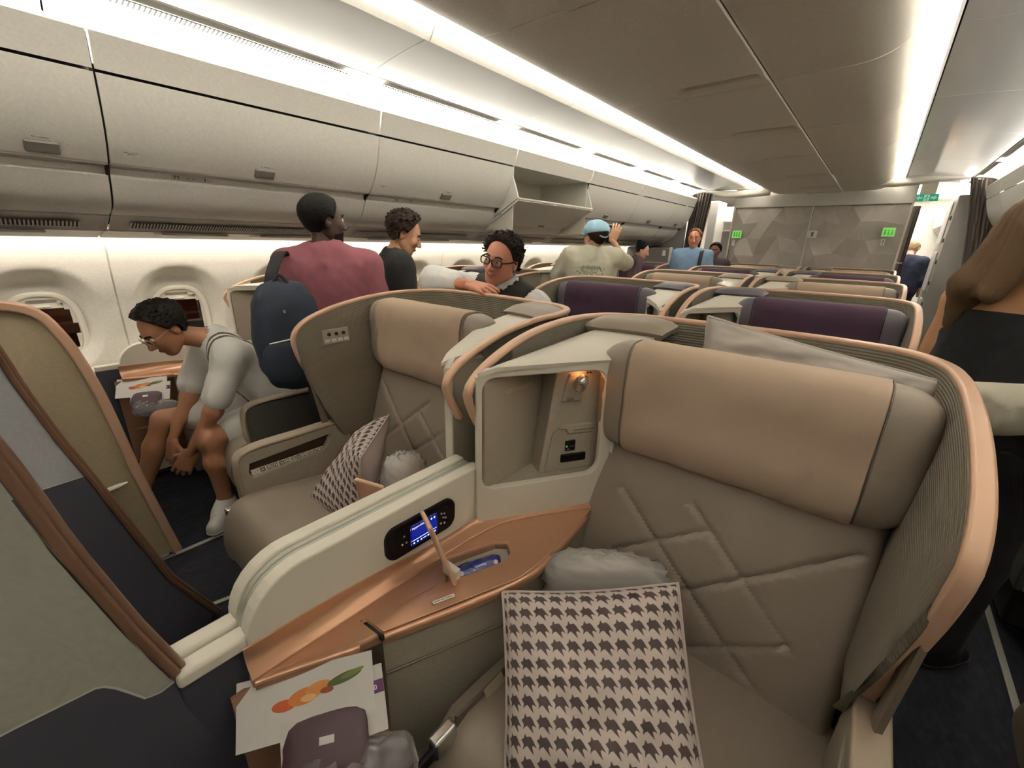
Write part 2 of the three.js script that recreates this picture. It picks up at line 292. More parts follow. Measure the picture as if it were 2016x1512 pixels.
for (const s of [-1, 1]) for (let b = 0; b < binZ.length - 1; b++) {
  if (s > 0 && b < 3) { /* beyond the right edge of the view, still built so that the cabin is closed */ }
  const zA = binZ[b] - 0.004, zB = binZ[b + 1] + 0.004, open = s < 0 && b === 4, zc = (zA + zB) / 2;
  const lab = s < 0 ? 'off-white ' + binLabel[b] : `off-white closed overhead bin on the right side, ${['first', 'second', 'third', 'fourth', 'fifth', 'sixth', 'seventh', 'eighth'][b]} from the front`;
  const t = thing('overhead_bin', lab, 'overhead bin', 'overhead bins');
  part('fascia', lineZ([[1.520, 2.272], [1.505, 2.272], [1.497, 2.264], [1.528, 2.156]], s, zA, zB, 0.012), M.binWhite, t);
  part('end_frame', (() => { const g = runZ([[1.508, 2.262], [1.54, 2.15], [1.59, 2.0], [1.675, 1.85], [1.74, 1.80], [1.9, 1.70], [2.4, 1.70], [2.4, 2.26]].map(([x, y]) => [x * s, y]), zB - 0.006, zB + 0.006); return g; })(), M.gap, t);
  const low = part('lower_housing', lineZ(open ? LOWER.slice(7).map(([x, y]) => [x + 0.02, y - 0.002]) : LOWER, s, zA, zB, 0.01), M.binWhite, t);
  if (!open) {
    const door = part('door', lineZ(DOOR, s, zA, zB, 0.012), M.binWhite, t);
    const lz = b === 1 ? zA - 1.0 : zA - (zA - zB) * 0.49;
    const lt = part('latch', place(new RoundedBoxGeometry(0.092, 0.046, 0.014, 2, 0.006), onDoor(s, 0.89, lz, 0, 0, 0.013)), M.latch, door, 'dark grey latch handle');
    part('placard', place(new THREE.BoxGeometry(0.05, 0.009, 0.001), onDoor(s, 0.775, lz, 0, 0, 0.0135)), noStow, door);
    if (b === 2 || b === 3) part('placard', place(new THREE.BoxGeometry(0.05, 0.015, 0.001), onDoor(s, 0.84, zA - 0.065, 0, 0, 0.0135)), twoLine, door);
    if (s < 0 && (b === 2 || b === 3)) {
      const g = new THREE.BoxGeometry(0.15, 0.022, 0.001), zz = zA - 0.28;
      place(g, basis(V(0, 0, -1), V(0, 1, 0), V(1, 0, 0), V(-1.7125, 1.841, zz)));
      part('row_number', g, seatRow(b === 2 ? '11' : '12'), low);
    }
  } else {
    const bk = [[1.478, 1.918], [1.53, 1.888], [1.60, 1.848], [1.70, 1.79], [1.775, 1.753], [1.80, 1.75]];
    const door = part('door', lineZ(bk, s, zA + 0.006, zB - 0.006, 0.014), M.binWhite, t, 'bin door swung open and hanging down');
    part('door_lip', box(0.02, 0.016, zA - zB, s * 1.476, 1.921, zc, 0.005), M.white, door);
    part('latch', (() => { const g = new RoundedBoxGeometry(0.03, 0.014, 0.09, 2, 0.005); g.rotateZ(-0.5); g.translate(s * 1.76, 1.752, zc - 0.12); return g; })(), M.latch, door);
    for (const [z, nm] of [[zA, 1], [zB, 0]]) {
      const q = arc([[1.474, 1.925], [1.50, 2.0], [1.53, 2.07], [1.56, 2.13]], 8);
      const pl = part('bucket_end', (() => { const g = runZ([...q, [1.70, 2.12], [1.86, 1.80], [1.79, 1.758]].map(([x, y]) => [x * s, y]), z - 0.008, z + 0.008, 0.003); return g; })(), M.binWhite, t);
      if (nm) for (const [x, y] of [[1.74, 1.80], [1.70, 1.84], [1.775, 1.79], [1.66, 1.815]]) { const g = new THREE.CylinderGeometry(0.013, 0.013, 0.008, 12); g.rotateX(Math.PI / 2); g.translate(s * x, y, z + 0.01); part('pivot_bolt', g, M.silver, pl); }
    }
    part('bin_back', box(0.012, 0.5, zA - zB, s * 2.1, 1.97, zc, 0), M.wall, t);
    part('bin_roof', box(0.6, 0.012, zA - zB, s * 1.83, 2.165, zc, 0), M.wall, t);
    part('bin_shelf', (() => { const g = box(0.42, 0.012, zA - zB, 0, 0, 0, 0); g.rotateZ(-s * 0.2); g.translate(s * 1.93, 1.765, zc); return g; })(), M.wall, t);
    for (const z of [zA - 0.012, zB + 0.012]) part('bin_end', box(0.6, 0.5, 0.008, s * 1.84, 1.94, z, 0), M.wall, t);
  }
  // service panel under the bin with its air grille
  const sp = part('service_panel', lineZ([[1.902, 1.676], [1.905, 1.668], [2.052, 1.612], [2.058, 1.604], [2.2, 1.600]], s, zA, zB, -0.01), M.binGrey, t);
  const za = zA - 0.07, zb = zB + (b === 2 ? 0.1 : 0.1), n = 80, slats = [];
  const tilt = Math.atan2(1.612 - 1.668, 2.052 - 1.905), cx = 1.975, cy = 1.6415;
  for (let i = 0; i <= n; i++) { const g = box(0.060, 0.004, 0.0055, 0, 0, 0, 0); g.rotateZ(s * tilt); g.translate(s * cx, cy - 0.0115, lerp(za, zb, i / n)); slats.push(g); }
  const bk = box(0.058, 0.002, za - zb, 0, 0, 0, 0); bk.rotateZ(s * tilt); bk.translate(s * cx, cy - 0.0098, (za + zb) / 2);
  part('grille_slot', bk, M.gap, sp);
  part('grille_slats', join(slats), M.binGrey, sp).userData.kind = 'stuff';
  for (let k = 0; k < 2; k++) { const z = lerp(zA, zB, 0.3 + 0.4 * k); part('reading_panel', box(0.18, 0.012, 0.3, s * 2.14, 1.597, z, 0.004), M.binGrey, sp); }
  part('under_panel', lineZ([[2.204, 1.600], [2.372, 1.572], [2.38, 1.60]], s, zA, zB, -0.008), M.binGrey, sp);
}

// side walls with windows
const wallX = (y) => { const t = [[0.1, 2.44], [0.5, 2.545], [0.8, 2.6], [1.0, 2.62], [1.2, 2.608], [1.4, 2.57], [1.55, 2.525], [1.66, 2.48]]; for (let i = 0; i < t.length - 1; i++) if (y <= t[i + 1][0]) { const k = (y - t[i][0]) / (t[i + 1][0] - t[i][0]); return lerp(t[i][1], t[i + 1][1], k); } return 2.48; };
const WY = 1.075, WP = 0.62, panelZ = []; for (let k = 0; k < 8; k++) panelZ.push(0.80 - 1.24 * k);
const superE = (a, b, p) => Math.pow(Math.pow(Math.abs(a), p) + Math.pow(Math.abs(b), p), 1 / p);
function wallPanel(zA, zB, wins) {
  const hs = 0.02, nz = Math.round((zA - zB) / hs), ny = 76, pos = [], uv = [], idx = [], keep = [];
  for (let j = 0; j <= ny; j++) for (let i = 0; i <= nz; i++) {
    const y = lerp(0.12, 1.64, j / ny), z = lerp(zA, zB, i / nz); let d = 0, inn = 9;
    for (const c of wins) { const r = superE((z - c) / 0.232, (y - 1.13) / 0.285, 2.4); d = Math.max(d, 0.075 * (1 - sstep(0.74, 1.0, r))); inn = Math.min(inn, superE((z - c) / 0.132, (y - WY) / 0.185, 2.6)); }
    pos.push(-(wallX(y) + d), y, z); uv.push(z, y); keep.push(inn > 0.97);
  }
  for (let j = 0; j < ny; j++) for (let i = 0; i < nz; i++) { const a = j * (nz + 1) + i, b = a + 1, c = a + nz + 1, d = c + 1; if (keep[a] || keep[b] || keep[c] || keep[d]) idx.push(a, b, d, a, d, c); }
  const g = new THREE.BufferGeometry(); g.setAttribute('position', new THREE.Float32BufferAttribute(pos, 3)); g.setAttribute('uv', new THREE.Float32BufferAttribute(uv, 2)); g.setIndex(idx); g.computeVertexNormals(); return g;
}
const glass = std({ color: 0xffffff, roughness: 0.03, transmission: 1, thickness: 0, ior: 1.5 });
const oval = (w, h, n = 40) => Array.from({ length: n }, (_, i) => { const a = 2 * Math.PI * i / n, c = Math.cos(a), q = Math.sin(a), r = 1 / superE(c, q, 2.6); return [c * r * w, q * r * h]; });
let winN = 0;
for (const s of [-1, 1]) {
  const w = struct(s < 0 ? 'wall_left' : 'wall_right');
  for (let k = 0; k < 7; k++) {
    const zA = panelZ[k] - 0.004, zB = panelZ[k + 1] + 0.004, wins = [panelZ[k] - 0.31, panelZ[k] - 0.93];
    let g = wallPanel(zA, zB, wins); if (s > 0) g = mirrorX(g);
    part('wall_panel', g, M.wall, w);
    part('seam_cover', (() => { const l = []; for (let i = 0; i <= 12; i++) { const y = lerp(0.15, 1.62, i / 12); l.push(V(s * (wallX(y) + 0.006), y, panelZ[k + 1])); } return sweep(l, rrect(0.014, 0.006, 0.002, 2), V(-s, 0, 0)); })(), M.binGrey, w);
    for (const c of wins) {
      const wd = struct('window_' + (++winN)); const x0 = wallX(WY) + 0.072;
      const ann = [[0.128, 0.180, 0.012], [0.130, 0.182, 0.0], [0.136, 0.188, -0.004], [0.150, 0.202, -0.004], [0.158, 0.21, 0.0]].map(([a, b, d]) => { const o = oval(a, b, 48); o.push(o[0]); return o.map(([u, v]) => [s * (wallX(WY + v) + 0.071 + d), WY + v, c + u]); });
      part('window_frame', loft(ann), M.white, wd);
      const pn = ext(oval(0.136, 0.188), 0.003); pn.rotateY(Math.PI / 2); pn.translate(s * (x0 + 0.02), WY, c); part('pane', pn, glass, wd);
      const top = oval(0.128, 0.18, 60).filter((p) => p[1] > 0.105); const sh = ext(top, 0.004); sh.rotateY(Math.PI / 2); sh.translate(s * (x0 + 0.008), WY, c);
      const shade = part('window_shade', sh, M.white, wd, 'white blind pulled down a little'); part('shade_grip', box(0.012, 0.012, 0.07, s * (x0 + 0.002), WY + 0.126, c, 0.005), M.white, shade);
      const lin = oval(0.13, 0.182, 40).map(([a, b]) => [a, b]); lin.push(lin[0]);
      part('window_tunnel', loft([x0 - 0.002, x0 + 0.06].map((x) => lin.map(([a, b]) => [s * x, WY + b, c + a]))), M.binGrey, wd);
    }
  }
}
// what the windows look out on: a dim maroon terminal bridge
{
  const t = thing('boarding_bridge', 'dim maroon boarding bridge wall seen through the cabin windows', 'boarding bridge');
  const red = paint(0x6b4038, 0.7);
  part('bridge_wall', box(0.1, 4, 16, -5.6, 1.2, -3, 0), red, t);
  for (let k = 0; k < 5; k++) part('rail', box(0.12, 0.12, 16, -5.5, 0.1 + k * 0.55, -3, 0.02), paint(k % 2 ? 0x84564c : 0x45261f, 0.6), t);
  for (const z of [1, -4.5]) { const l = new THREE.PointLight(0xffb890, 2.6, 0, 2); l.position.set(-4.4, 2.9, z); l.castShadow = true; scene.add(l); part('bridge_lamp', new THREE.SphereGeometry(0.06, 12, 8).translate(-4.4, 2.9, z), std({ color: 0xffffff, emissive: 0xffb890, emissiveIntensity: 2 }), t); }
}
{ const h = struct('hull'); for (const s of [-1, 1]) { part('hull_upper', box(0.05, 1.3, ZL + 0.6, s * 2.68, 2.03, ZM - 0.2, 0), M.gap, h); part('hull_lower', box(0.05, 0.85, ZL + 0.6, s * 2.74, 0.42, ZM - 0.2, 0), M.gap, h); part('hull_shelf', box(0.2, 0.04, ZL + 0.6, s * 2.62, 1.70, ZM - 0.2, 0), M.gap, h); } }
// front bulkhead behind the photographer
{ const w = struct('wall_front'); part('bulkhead', box(5.5, 2.6, 0.06, 0, 1.4, Z0 + 0.05, 0), M.binGrey, w); }

// rear monument with faceted panels
{
  const w = struct('wall_rear');
  part('core', box(2.08, 2.3, 0.6, -0.088, FL + 1.15, REAR - 0.32, 0.01), M.binGrey, w);
  const facet = (x0, x1, seed) => { // coarse triangulated relief
    seedN = seed; const nx = 5, ny = 9, P = [], pos = [], uv = [];
    for (let j = 0; j <= ny; j++) { P.push([]); for (let i = 0; i <= nx; i++) { const e = (i === 0 || i === nx), f = (j === 0 || j === ny), off = (j % 2 ? 0.5 : 0); const x = lerp(x0, x1, clamp((i + (e ? 0 : off - 0.25 + (rnd() - 0.5) * 0.3)) / nx, 0, 1)), y = lerp(0.2, 2.175, clamp((j + (f ? 0 : (rnd() - 0.5) * 0.35)) / ny, 0, 1)); P[j].push([x, y, REAR + 0.012 + (e || f ? 0.0 : 0.13 * ((i * 2 + j) % 3) / 2 + 0.012 * rnd())]); } }
    const tri = (a, b, c) => { for (const p of [a, b, c]) { pos.push(...p); uv.push(p[0], p[1]); } };
    for (let j = 0; j < ny; j++) for (let i = 0; i < nx; i++) { const a = P[j][i], b = P[j][i + 1], c = P[j + 1][i], d = P[j + 1][i + 1]; if (j % 2) { tri(a, b, d); tri(a, d, c); } else { tri(a, b, c); tri(b, d, c); } }
    const g = new THREE.BufferGeometry(); g.setAttribute('position', new THREE.Float32BufferAttribute(pos, 3)); g.setAttribute('uv', new THREE.Float32BufferAttribute(uv, 2)); g.computeVertexNormals(); return g;
  };
  part('relief_panel', facet(-1.115, -0.105, 11), M.facet, w, 'grey wall panel with faceted relief, left half');
  part('relief_panel', facet(-0.09, 0.945, 29), M.facet, w, 'grey wall panel with faceted relief, right half');
  part('panel_joint', box(0.012, 2.0, 0.03, -0.097, 1.18, REAR + 0.01, 0.003), M.white, w);
  for (const x of [-1.13, 0.957]) part('edge_trim', box(0.022, 2.05, 0.05, x, 1.18, REAR + 0.01, 0.005), M.white, w);
  part('header', box(2.11, 0.3, 0.3, -0.087, 2.33, REAR - 0.11, 0.01), M.binWhite, w);
  const lav = printed(canvasTex(96, 96, (c) => { c.fillStyle = '#e8ffe0'; c.fillRect(0, 0, 96, 96); c.fillStyle = '#8bf06a'; c.fillRect(6, 6, 84, 84); c.fillStyle = '#3c9a34'; for (const x of [22, 48, 74]) { c.beginPath(); c.arc(x, 28, 8, 0, 7); c.fill(); c.fillRect(x - 7, 38, 14, 40); } }), 0.4, { emissive: 0x66cc55, emissiveIntensity: 0.2 });
  const exc = printed(canvasTex(48, 96, (c) => { c.fillStyle = '#e6e4de'; c.fillRect(0, 0, 48, 96); c.fillStyle = '#55524d'; c.fillRect(20, 14, 9, 44); c.fillRect(20, 68, 9, 12); c.strokeStyle = '#8a867f'; c.lineWidth = 3; c.strokeRect(4, 4, 40, 88); }));
  for (const [x, y] of [[-1.0, 1.79], [0.80, 1.83]]) {
    const t = thing('lavatory_sign', x < 0 ? 'lit green lavatory sign on the left of the rear wall' : 'lit green lavatory sign on the right of the rear wall', 'sign', 'lavatory signs');
    part('sign_face', box(0.13, 0.11, 0.02, x, y, REAR + 0.17, 0.006), lav, t);
    part('sign_bracket', box(0.08, 0.08, 0.16, x, y, REAR + 0.09, 0.004), M.binGrey, t);
    const e = thing('notice_plate', x < 0 ? 'small white notice under the left lavatory sign' : 'small white notice under the right lavatory sign', 'sign', 'notice plates');
    part('plate', box(0.05, 0.09, 0.012, x - 0.03, y - 0.125, REAR + 0.17, 0.004), exc, e); part('bracket', box(0.02, 0.04, 0.16, x - 0.03, y - 0.125, REAR + 0.09, 0.003), M.binGrey, e);
  }
  const e = thing('wall_button_plate', 'small pale plate in the middle of the rear wall', 'sign'); part('plate', box(0.11, 0.1, 0.02, -0.02, 1.80, REAR + 0.17, 0.006), M.binWhite, e); part('slot', box(0.03, 0.06, 0.006, -0.02, 1.80, REAR + 0.182, 0.002), M.latch, e); part('bracket', box(0.06, 0.06, 0.16, -0.02, 1.80, REAR + 0.09, 0.003), M.binGrey, e);
}
// ceiling end over the rear wall, soffits over both aisles
{
  const t = struct('trim_1');
  for (const s of [-1, 1]) {
    const P = curve(s < 0 ? [[-1.66, 2.40, -7.2], [-1.4, 2.36, -7.24], [-1.15, 2.335, -7.3], [-0.85, 2.345, -7.34], [-0.62, 2.36, -7.36]] : [[0.52, 2.395, -7.3], [0.72, 2.39, -7.28], [0.95, 2.40, -7.26], [1.2, 2.42, -7.22], [1.5, 2.43, -7.18]], 20);
    part('aisle_soffit', sweep(P, rrect(0.26, 0.085, 0.03, 4), V(0, 1, 0)), M.white, t);
    part('soffit_face', box(0.82, 0.2, 0.06, s * 1.1, 2.50, -7.3, 0.01), M.white, t);
  }
}
// rear zone beyond the openings
{
  const t = struct('wall_left', null); t.name = 'wall_rear_zone';
  part('rear_ceiling', box(5.4, 0.06, REAR - END + 0.5, 0, 2.66, (REAR + END) / 2, 0), M.cove, t);
  for (const s of [-1, 1]) part('rear_side', box(0.06, 2.6, REAR - END + 1, s * 2.5, 1.4, (REAR + END) / 2 + 0.4, 0), M.binGrey, t);
  part('rear_end', box(5.2, 2.6, 0.06, 0, 1.4, END, 0), M.wall, t);
  part('galley_column', box(0.14, 2.2, 0.5, -1.62, 1.25, -8.6, 0.01), M.silver, t);
  part('galley_back', box(1.1, 1.75, 0.08, -1.25, 1.02, -9.3, 0.01), M.greyPanel, t);
  part('galley_shade', box(1.1, 0.26, 0.3, -1.2, 2.16, -9.0, 0.02), M.binWhite, t);
  const l = new THREE.RectAreaLight(LAMP.rear[0], LAMP.rear[1], 1.1, 2.6); l.position.set(-1.4, 2.62, -9.2); l.lookAt(-1.4, 0, -9.2); scene.add(l);
  const l2 = new THREE.RectAreaLight(LAMP.rear[0], LAMP.rear[1], 1.0, 4.2); l2.position.set(1.25, 2.62, -10.4); l2.lookAt(1.25, 0, -10.4); scene.add(l2);
  const em = std({ color: 0xffffff, emissive: 0xfff6ea, emissiveIntensity: 1.6 });
  for (const [x, z, w, d] of [[-1.4, -9.2, 1.1, 2.6], [1.25, -10.4, 1.0, 4.2]]) { const m = solo('rear_ceiling_light', box(w, 0.01, d, x, 2.628, z, 0.003), em, x < 0 ? 'bright ceiling light panel beyond the left rear doorway' : 'bright ceiling light panel beyond the right rear doorway', 'ceiling light', 'rear ceiling lights'); }
  const js = thing('jump_seat', 'folded grey crew jump seat on the wall beyond the left doorway', 'jump seat');
  part('back_pad', box(0.32, 0.42, 0.06, -1.05, 1.42, -9.22, 0.03), M.greyPanel, js); part('frame', sweep([...curve([[-1.22, 1.18, -9.2], [-1.22, 1.62, -9.2], [-1.05, 1.66, -9.2], [-0.88, 1.62, -9.2], [-0.88, 1.18, -9.2]], 24)], circ(0.014, 8), V(0, 0, 1)), M.silver, js); part('label_plate', box(0.1, 0.03, 0.01, -1.05, 1.58, -9.185, 0.002), M.white, js);
  const pj = thing('ceiling_unit', 'white crew panel unit hanging high beyond the left doorway', 'wall unit'); part('housing', box(0.28, 0.13, 0.2, -1.05, 1.98, -9.15, 0.04), M.binWhite, pj); part('slot', box(0.12, 0.035, 0.01, -1.05, 1.97, -9.048, 0.004), M.gap, pj);
  // grey partition at the rear left with a lower cabinet
  const pt = struct('wall_partition'); const cur = arc([[-1.62, 2.36], [-1.64, 2.1], [-1.75, 1.82], [-1.95, 1.66], [-2.2, 1.6]], 12);
  part('partition_panel', box(0.9, 1.5, 0.05, -2.07, FL + 0.75, -7.05, 0.01), M.greyPanel, pt);
  part('partition_top', runZ([...cur, [-2.55, 1.58], [-2.55, 1.3], [-1.62, 1.3]], -7.08, -7.03), M.greyPanel, pt);
  part('bin_end_trim', sweep(cur.map(([x, y]) => V(x + 0.005, y - 0.01, -7.0)), rrect(0.05, 0.03, 0.008, 2), V(1, 0, 0)), M.binWhite, pt);
  const cb = thing('rear_cabinet', 'low grey cabinet with rounded pale corner behind the woman with the bun', 'cabinet');
  part('body', box(0.72, 1.42, 0.34, -2.02, FL + 0.71, -6.84, 0.03), M.greyPanel, cb); part('corner_post', box(0.045, 1.43, 0.05, -1.665, FL + 0.715, -6.68, 0.02), M.white, cb); part('side_door', box(0.01, 1.3, 0.26, -1.655, FL + 0.68, -6.84, 0.004), M.silver, cb);
  part('notice', box(0.05, 0.08, 0.006, -1.76, 1.49, -6.667, 0.002), M.white, cb);
  // curtains
  const cl = (pts, label) => { const t2 = thing('curtain', label, 'curtain', 'aisle curtains'); const top = curve(pts.map((p) => p[0]), 40), bot = curve(pts.map((p) => p[1]), 40); const rows = []; for (let i = 0; i <= 14; i++) rows.push(top.map((p, j) => { const q = bot[j], k = i / 14, w = 0.022 * Math.sin(j * 1.15 + 0.6 * Math.sin(i * 0.4)); return [lerp(p.x, q.x, k) + w * 0.5, lerp(p.y, q.y, k), lerp(p.z, q.z, k) + w]; })); part('cloth', slab(rows, 0.004), M.curtain, t2); part('tie_band', tube([[pts[0][1][0], 1.45, pts[0][1][2]], [pts[1][1][0], 1.43, pts[1][1][2] + 0.05], [pts[2][1][0], 1.45, pts[2][1][2]]], 0.012, 16), M.latch, t2); };
  cl([[[-1.60, 2.34, -7.12], [-1.68, 0.3, -7.12]], [[-1.46, 2.36, -7.08], [-1.60, 0.3, -7.06]], [[-1.31, 2.34, -7.1], [-1.50, 0.3, -7.1]]], 'dark brown curtain gathered at the left aisle doorway');
  cl([[[1.36, 2.40, -7.15], [1.62, 0.95, -7.15]], [[1.45, 2.40, -7.1], [1.68, 0.95, -7.1]], [[1.62, 2.40, -7.12], [1.76, 0.95, -7.12]]], 'dark brown curtain gathered at the right aisle doorway');
  cl([[[0.985, 2.2, -8.5], [0.985, 0.3, -8.5]], [[1.02, 2.2, -8.46], [1.02, 0.3, -8.46]], [[1.06, 2.2, -8.5], [1.05, 0.3, -8.5]]], 'narrow dark curtain beside the rear wall in the right aisle');
  // exit sign
  const ex = thing('exit_sign', 'green exit sign with two arrows and a running figure over the right aisle', 'exit sign');
  const exT = printed(canvasTex(256, 96, (c) => { c.fillStyle = '#17966f'; c.fillRect(0, 0, 256, 96); c.fillStyle = '#ffffff'; c.fillRect(98, 6, 60, 84); const ar = (x, d) => { c.beginPath(); c.moveTo(x, 48); c.lineTo(x + 34 * d, 16); c.lineTo(x + 34 * d, 36); c.lineTo(x + 68 * d, 36); c.lineTo(x + 68 * d, 60); c.lineTo(x + 34 * d, 60); c.lineTo(x + 34 * d, 80); c.fill(); }; ar(14, 1); ar(242, -1); c.fillStyle = '#17966f'; c.beginPath(); c.arc(132, 24, 8, 0, 7); c.fill(); c.lineWidth = 8; c.strokeStyle = '#17966f'; c.beginPath(); c.moveTo(128, 34); c.lineTo(122, 56); c.lineTo(138, 66); c.lineTo(132, 84); c.moveTo(122, 56); c.lineTo(108, 72); c.moveTo(128, 38); c.lineTo(146, 46); c.moveTo(126, 38); c.lineTo(110, 46); c.stroke(); }), 0.4, { emissive: 0x2fae8a, emissiveIntensity: 0.35 });
  { const g = new THREE.BoxGeometry(0.235, 0.088, 0.02).translate(1.085, 2.28, -8.2); part('sign_face', g, exT, ex); part('hanger', box(0.16, 0.3, 0.015, 1.085, 2.47, -8.215, 0.003), M.white, ex); }
  // galley side on the right and bins running on behind
  const gs = thing('galley_side', 'pale galley side with latches along the right rear aisle', 'galley unit');
  part('side_panel', box(0.5, 2.1, 1.1, 1.60, FL + 1.05, -8.15, 0.01), M.silver, gs);
  for (let k = 0; k < 6; k++) part('latch', box(0.02, 0.05, 0.05, 1.345, 0.7 + 0.26 * k, -7.72, 0.006), M.latch, gs);
  for (let k = 0; k < 3; k++) part('door_panel', box(0.012, 0.5, 0.3, 1.346, 0.75 + 0.6 * k, -8.1, 0.006), M.binWhite, gs);
  const rb = thing('overhead_bin', 'pale overhead bin running on beyond the right rear doorway', 'overhead bin', 'overhead bins'); part('housing', runZ([[1.45, 2.3], [1.5, 2.05], [1.7, 1.85], [2.4, 1.8], [2.4, 2.4]], -12.9, -8.8, 0.02), M.binWhite, rb); for (let k = 0; k < 3; k++) part('latch', box(0.03, 0.04, 0.12, 1.56, 1.98, -9.4 - k * 1.2, 0.006), M.latch, rb);
}
// ---------------------------------------------------------------- seats (one unit: console on its left, aisle on its right, facing +z)
const backZ = (y) => { const t = [[0.15, -1.78], [0.4, -1.672], [0.666, -1.607], [0.863, -1.562], [1.016, -1.522], [1.19, -1.485], [1.30, -1.468], [1.36, -1.455]]; for (let i = 0; i < t.length - 1; i++) if (y <= t[i + 1][0]) return lerp(t[i][1], t[i + 1][1], (y - t[i][0]) / (t[i + 1][0] - t[i][0])); return -1.455; };
const RIM = [[0.038, 1.12, -0.765], [0.040, 1.18, -0.735], [0.042, 1.225, -0.722], [0.044, 1.262, -0.75], [0.042, 1.305, -0.84], [0.040, 1.34, -0.97], [0.040, 1.357, -1.12], [0.044, 1.36, -1.26], [0.075, 1.36, -1.36], [0.16, 1.36, -1.43], [0.36, 1.36, -1.465], [0.58, 1.36, -1.478], [0.78, 1.36, -1.465], [0.89, 1.36, -1.425], [0.95, 1.358, -1.34], [0.97, 1.355, -1.2], [0.972, 1.337, -1.02], [0.97, 1.305, -0.87], [0.967, 1.262, -0.765], [0.965, 1.215, -0.725], [0.962, 1.15, -0.728], [0.957, 1.0, -0.785], [0.951, 0.88, -0.84], [0.948, 0.80, -0.872]];
const rimP = curve(RIM, 130);
const G = {};
G.rim = sweep(rimP, rrect(0.027, 0.016, 0.006, 3), V(0, 0.2, 1));
// fabric lining inside the rim
{
  const top = rimP.slice(14, 126), rows = [];
  for (let k = 0; k <= 14; k++) rows.push(top.map((p) => {
    const t = k / 14, in0 = 0.012, cx = 0.55, cz = -0.95, d = Math.hypot(cx - p.x, cz - p.z), ux = (cx - p.x) / d, uz = (cz - p.z) / d, side = sstep(0.85, 0.95, p.x);
    const yb = p.x < 0.2 ? 1.15 : lerp(0.70, 0.74, side), inn = in0 + 0.045 * Math.sin(t * 1.5) * (p.x < 0.2 ? 0.35 : 1);
    const y = lerp(p.y - 0.006, Math.min(yb, p.y - 0.02), t);
    let z = p.z + uz * inn; const x = p.x + ux * inn * 0.75;
    if (side > 0.5 && p.z > -1.0) z = lerp(z, Math.min(z, -0.73 - 0.31 * Math.max(0, 1.2 - y)), t);
    return [x, y, z];
  }));
  G.lining = slab(rows.map((r) => r), 0.006);
}
// outer skin: side and back, sloping to the rear at the bottom
{
  const top = rimP.slice(36, 116), rows = [];
  for (let k = 0; k <= 10; k++) rows.push(top.map((p) => {
    const t = k / 10, y = lerp(p.y - 0.004, FL, t); const back = backZ(y) + 1.455; const f = clamp((p.z + 0.70) / (-1.455 + 0.70), 0, 1);
    return [p.x * 1.0, y, p.z + back * lerp(0.62, 1, f)];
  }));
  G.skin = slab(rows.map((r) => r.slice().reverse()), 0.006);
}
// backrest with stitched grooves
const QUILT = [[[0.35, 0.915], [0.84, 0.52]], [[0.545, 0.945], [0.83, 0.70]], [[0.37, 0.735], [0.59, 0.887]], [[0.47, 0.63], [0.90, 0.97]], [[0.60, 0.56], [0.825, 0.712]], [[0.375, 0.735], [0.62, 0.53]]];
const segD = (x, y, [a, b]) => { const dx = b[0] - a[0], dy = b[1] - a[1], t = clamp(((x - a[0]) * dx + (y - a[1]) * dy) / (dx * dx + dy * dy), 0, 1); return Math.hypot(x - a[0] - t * dx, y - a[1] - t * dy); };
{
  const nx = 88, ny = 92, rows = [];
  for (let j = 0; j <= ny; j++) {
    const y = lerp(1.10, 0.44, j / ny), r = [];
    for (let i = 0; i <= nx; i++) {
      const u = i / nx, xl = 0.232, xr = 0.945, x = lerp(xl, xr, u), e = Math.max(0, Math.abs(u - 0.5) * 2 - 0.86) / 0.14;
      let z = -1.105 + (1.05 - y) * 0.27 - 0.075 * e * e * e;
      z += 0.018 * Math.sin(clamp((1.08 - y) / 0.6, 0, 1) * Math.PI);
      for (const q of QUILT) { const d = segD(x, y, q); z -= 0.0075 * Math.exp(-(d * d) / (0.0075 * 0.0075)); }
      z += 0.0016 * noise(x * 9, y * 9, 1) + 0.0007 * noise(x * 40, y * 22, 4);
      r.push([x, y, z]);
    }
    rows.push(r);
  }
  G.back = slab(rows.map((r) => r.slice()).reverse(), 0.07);
}
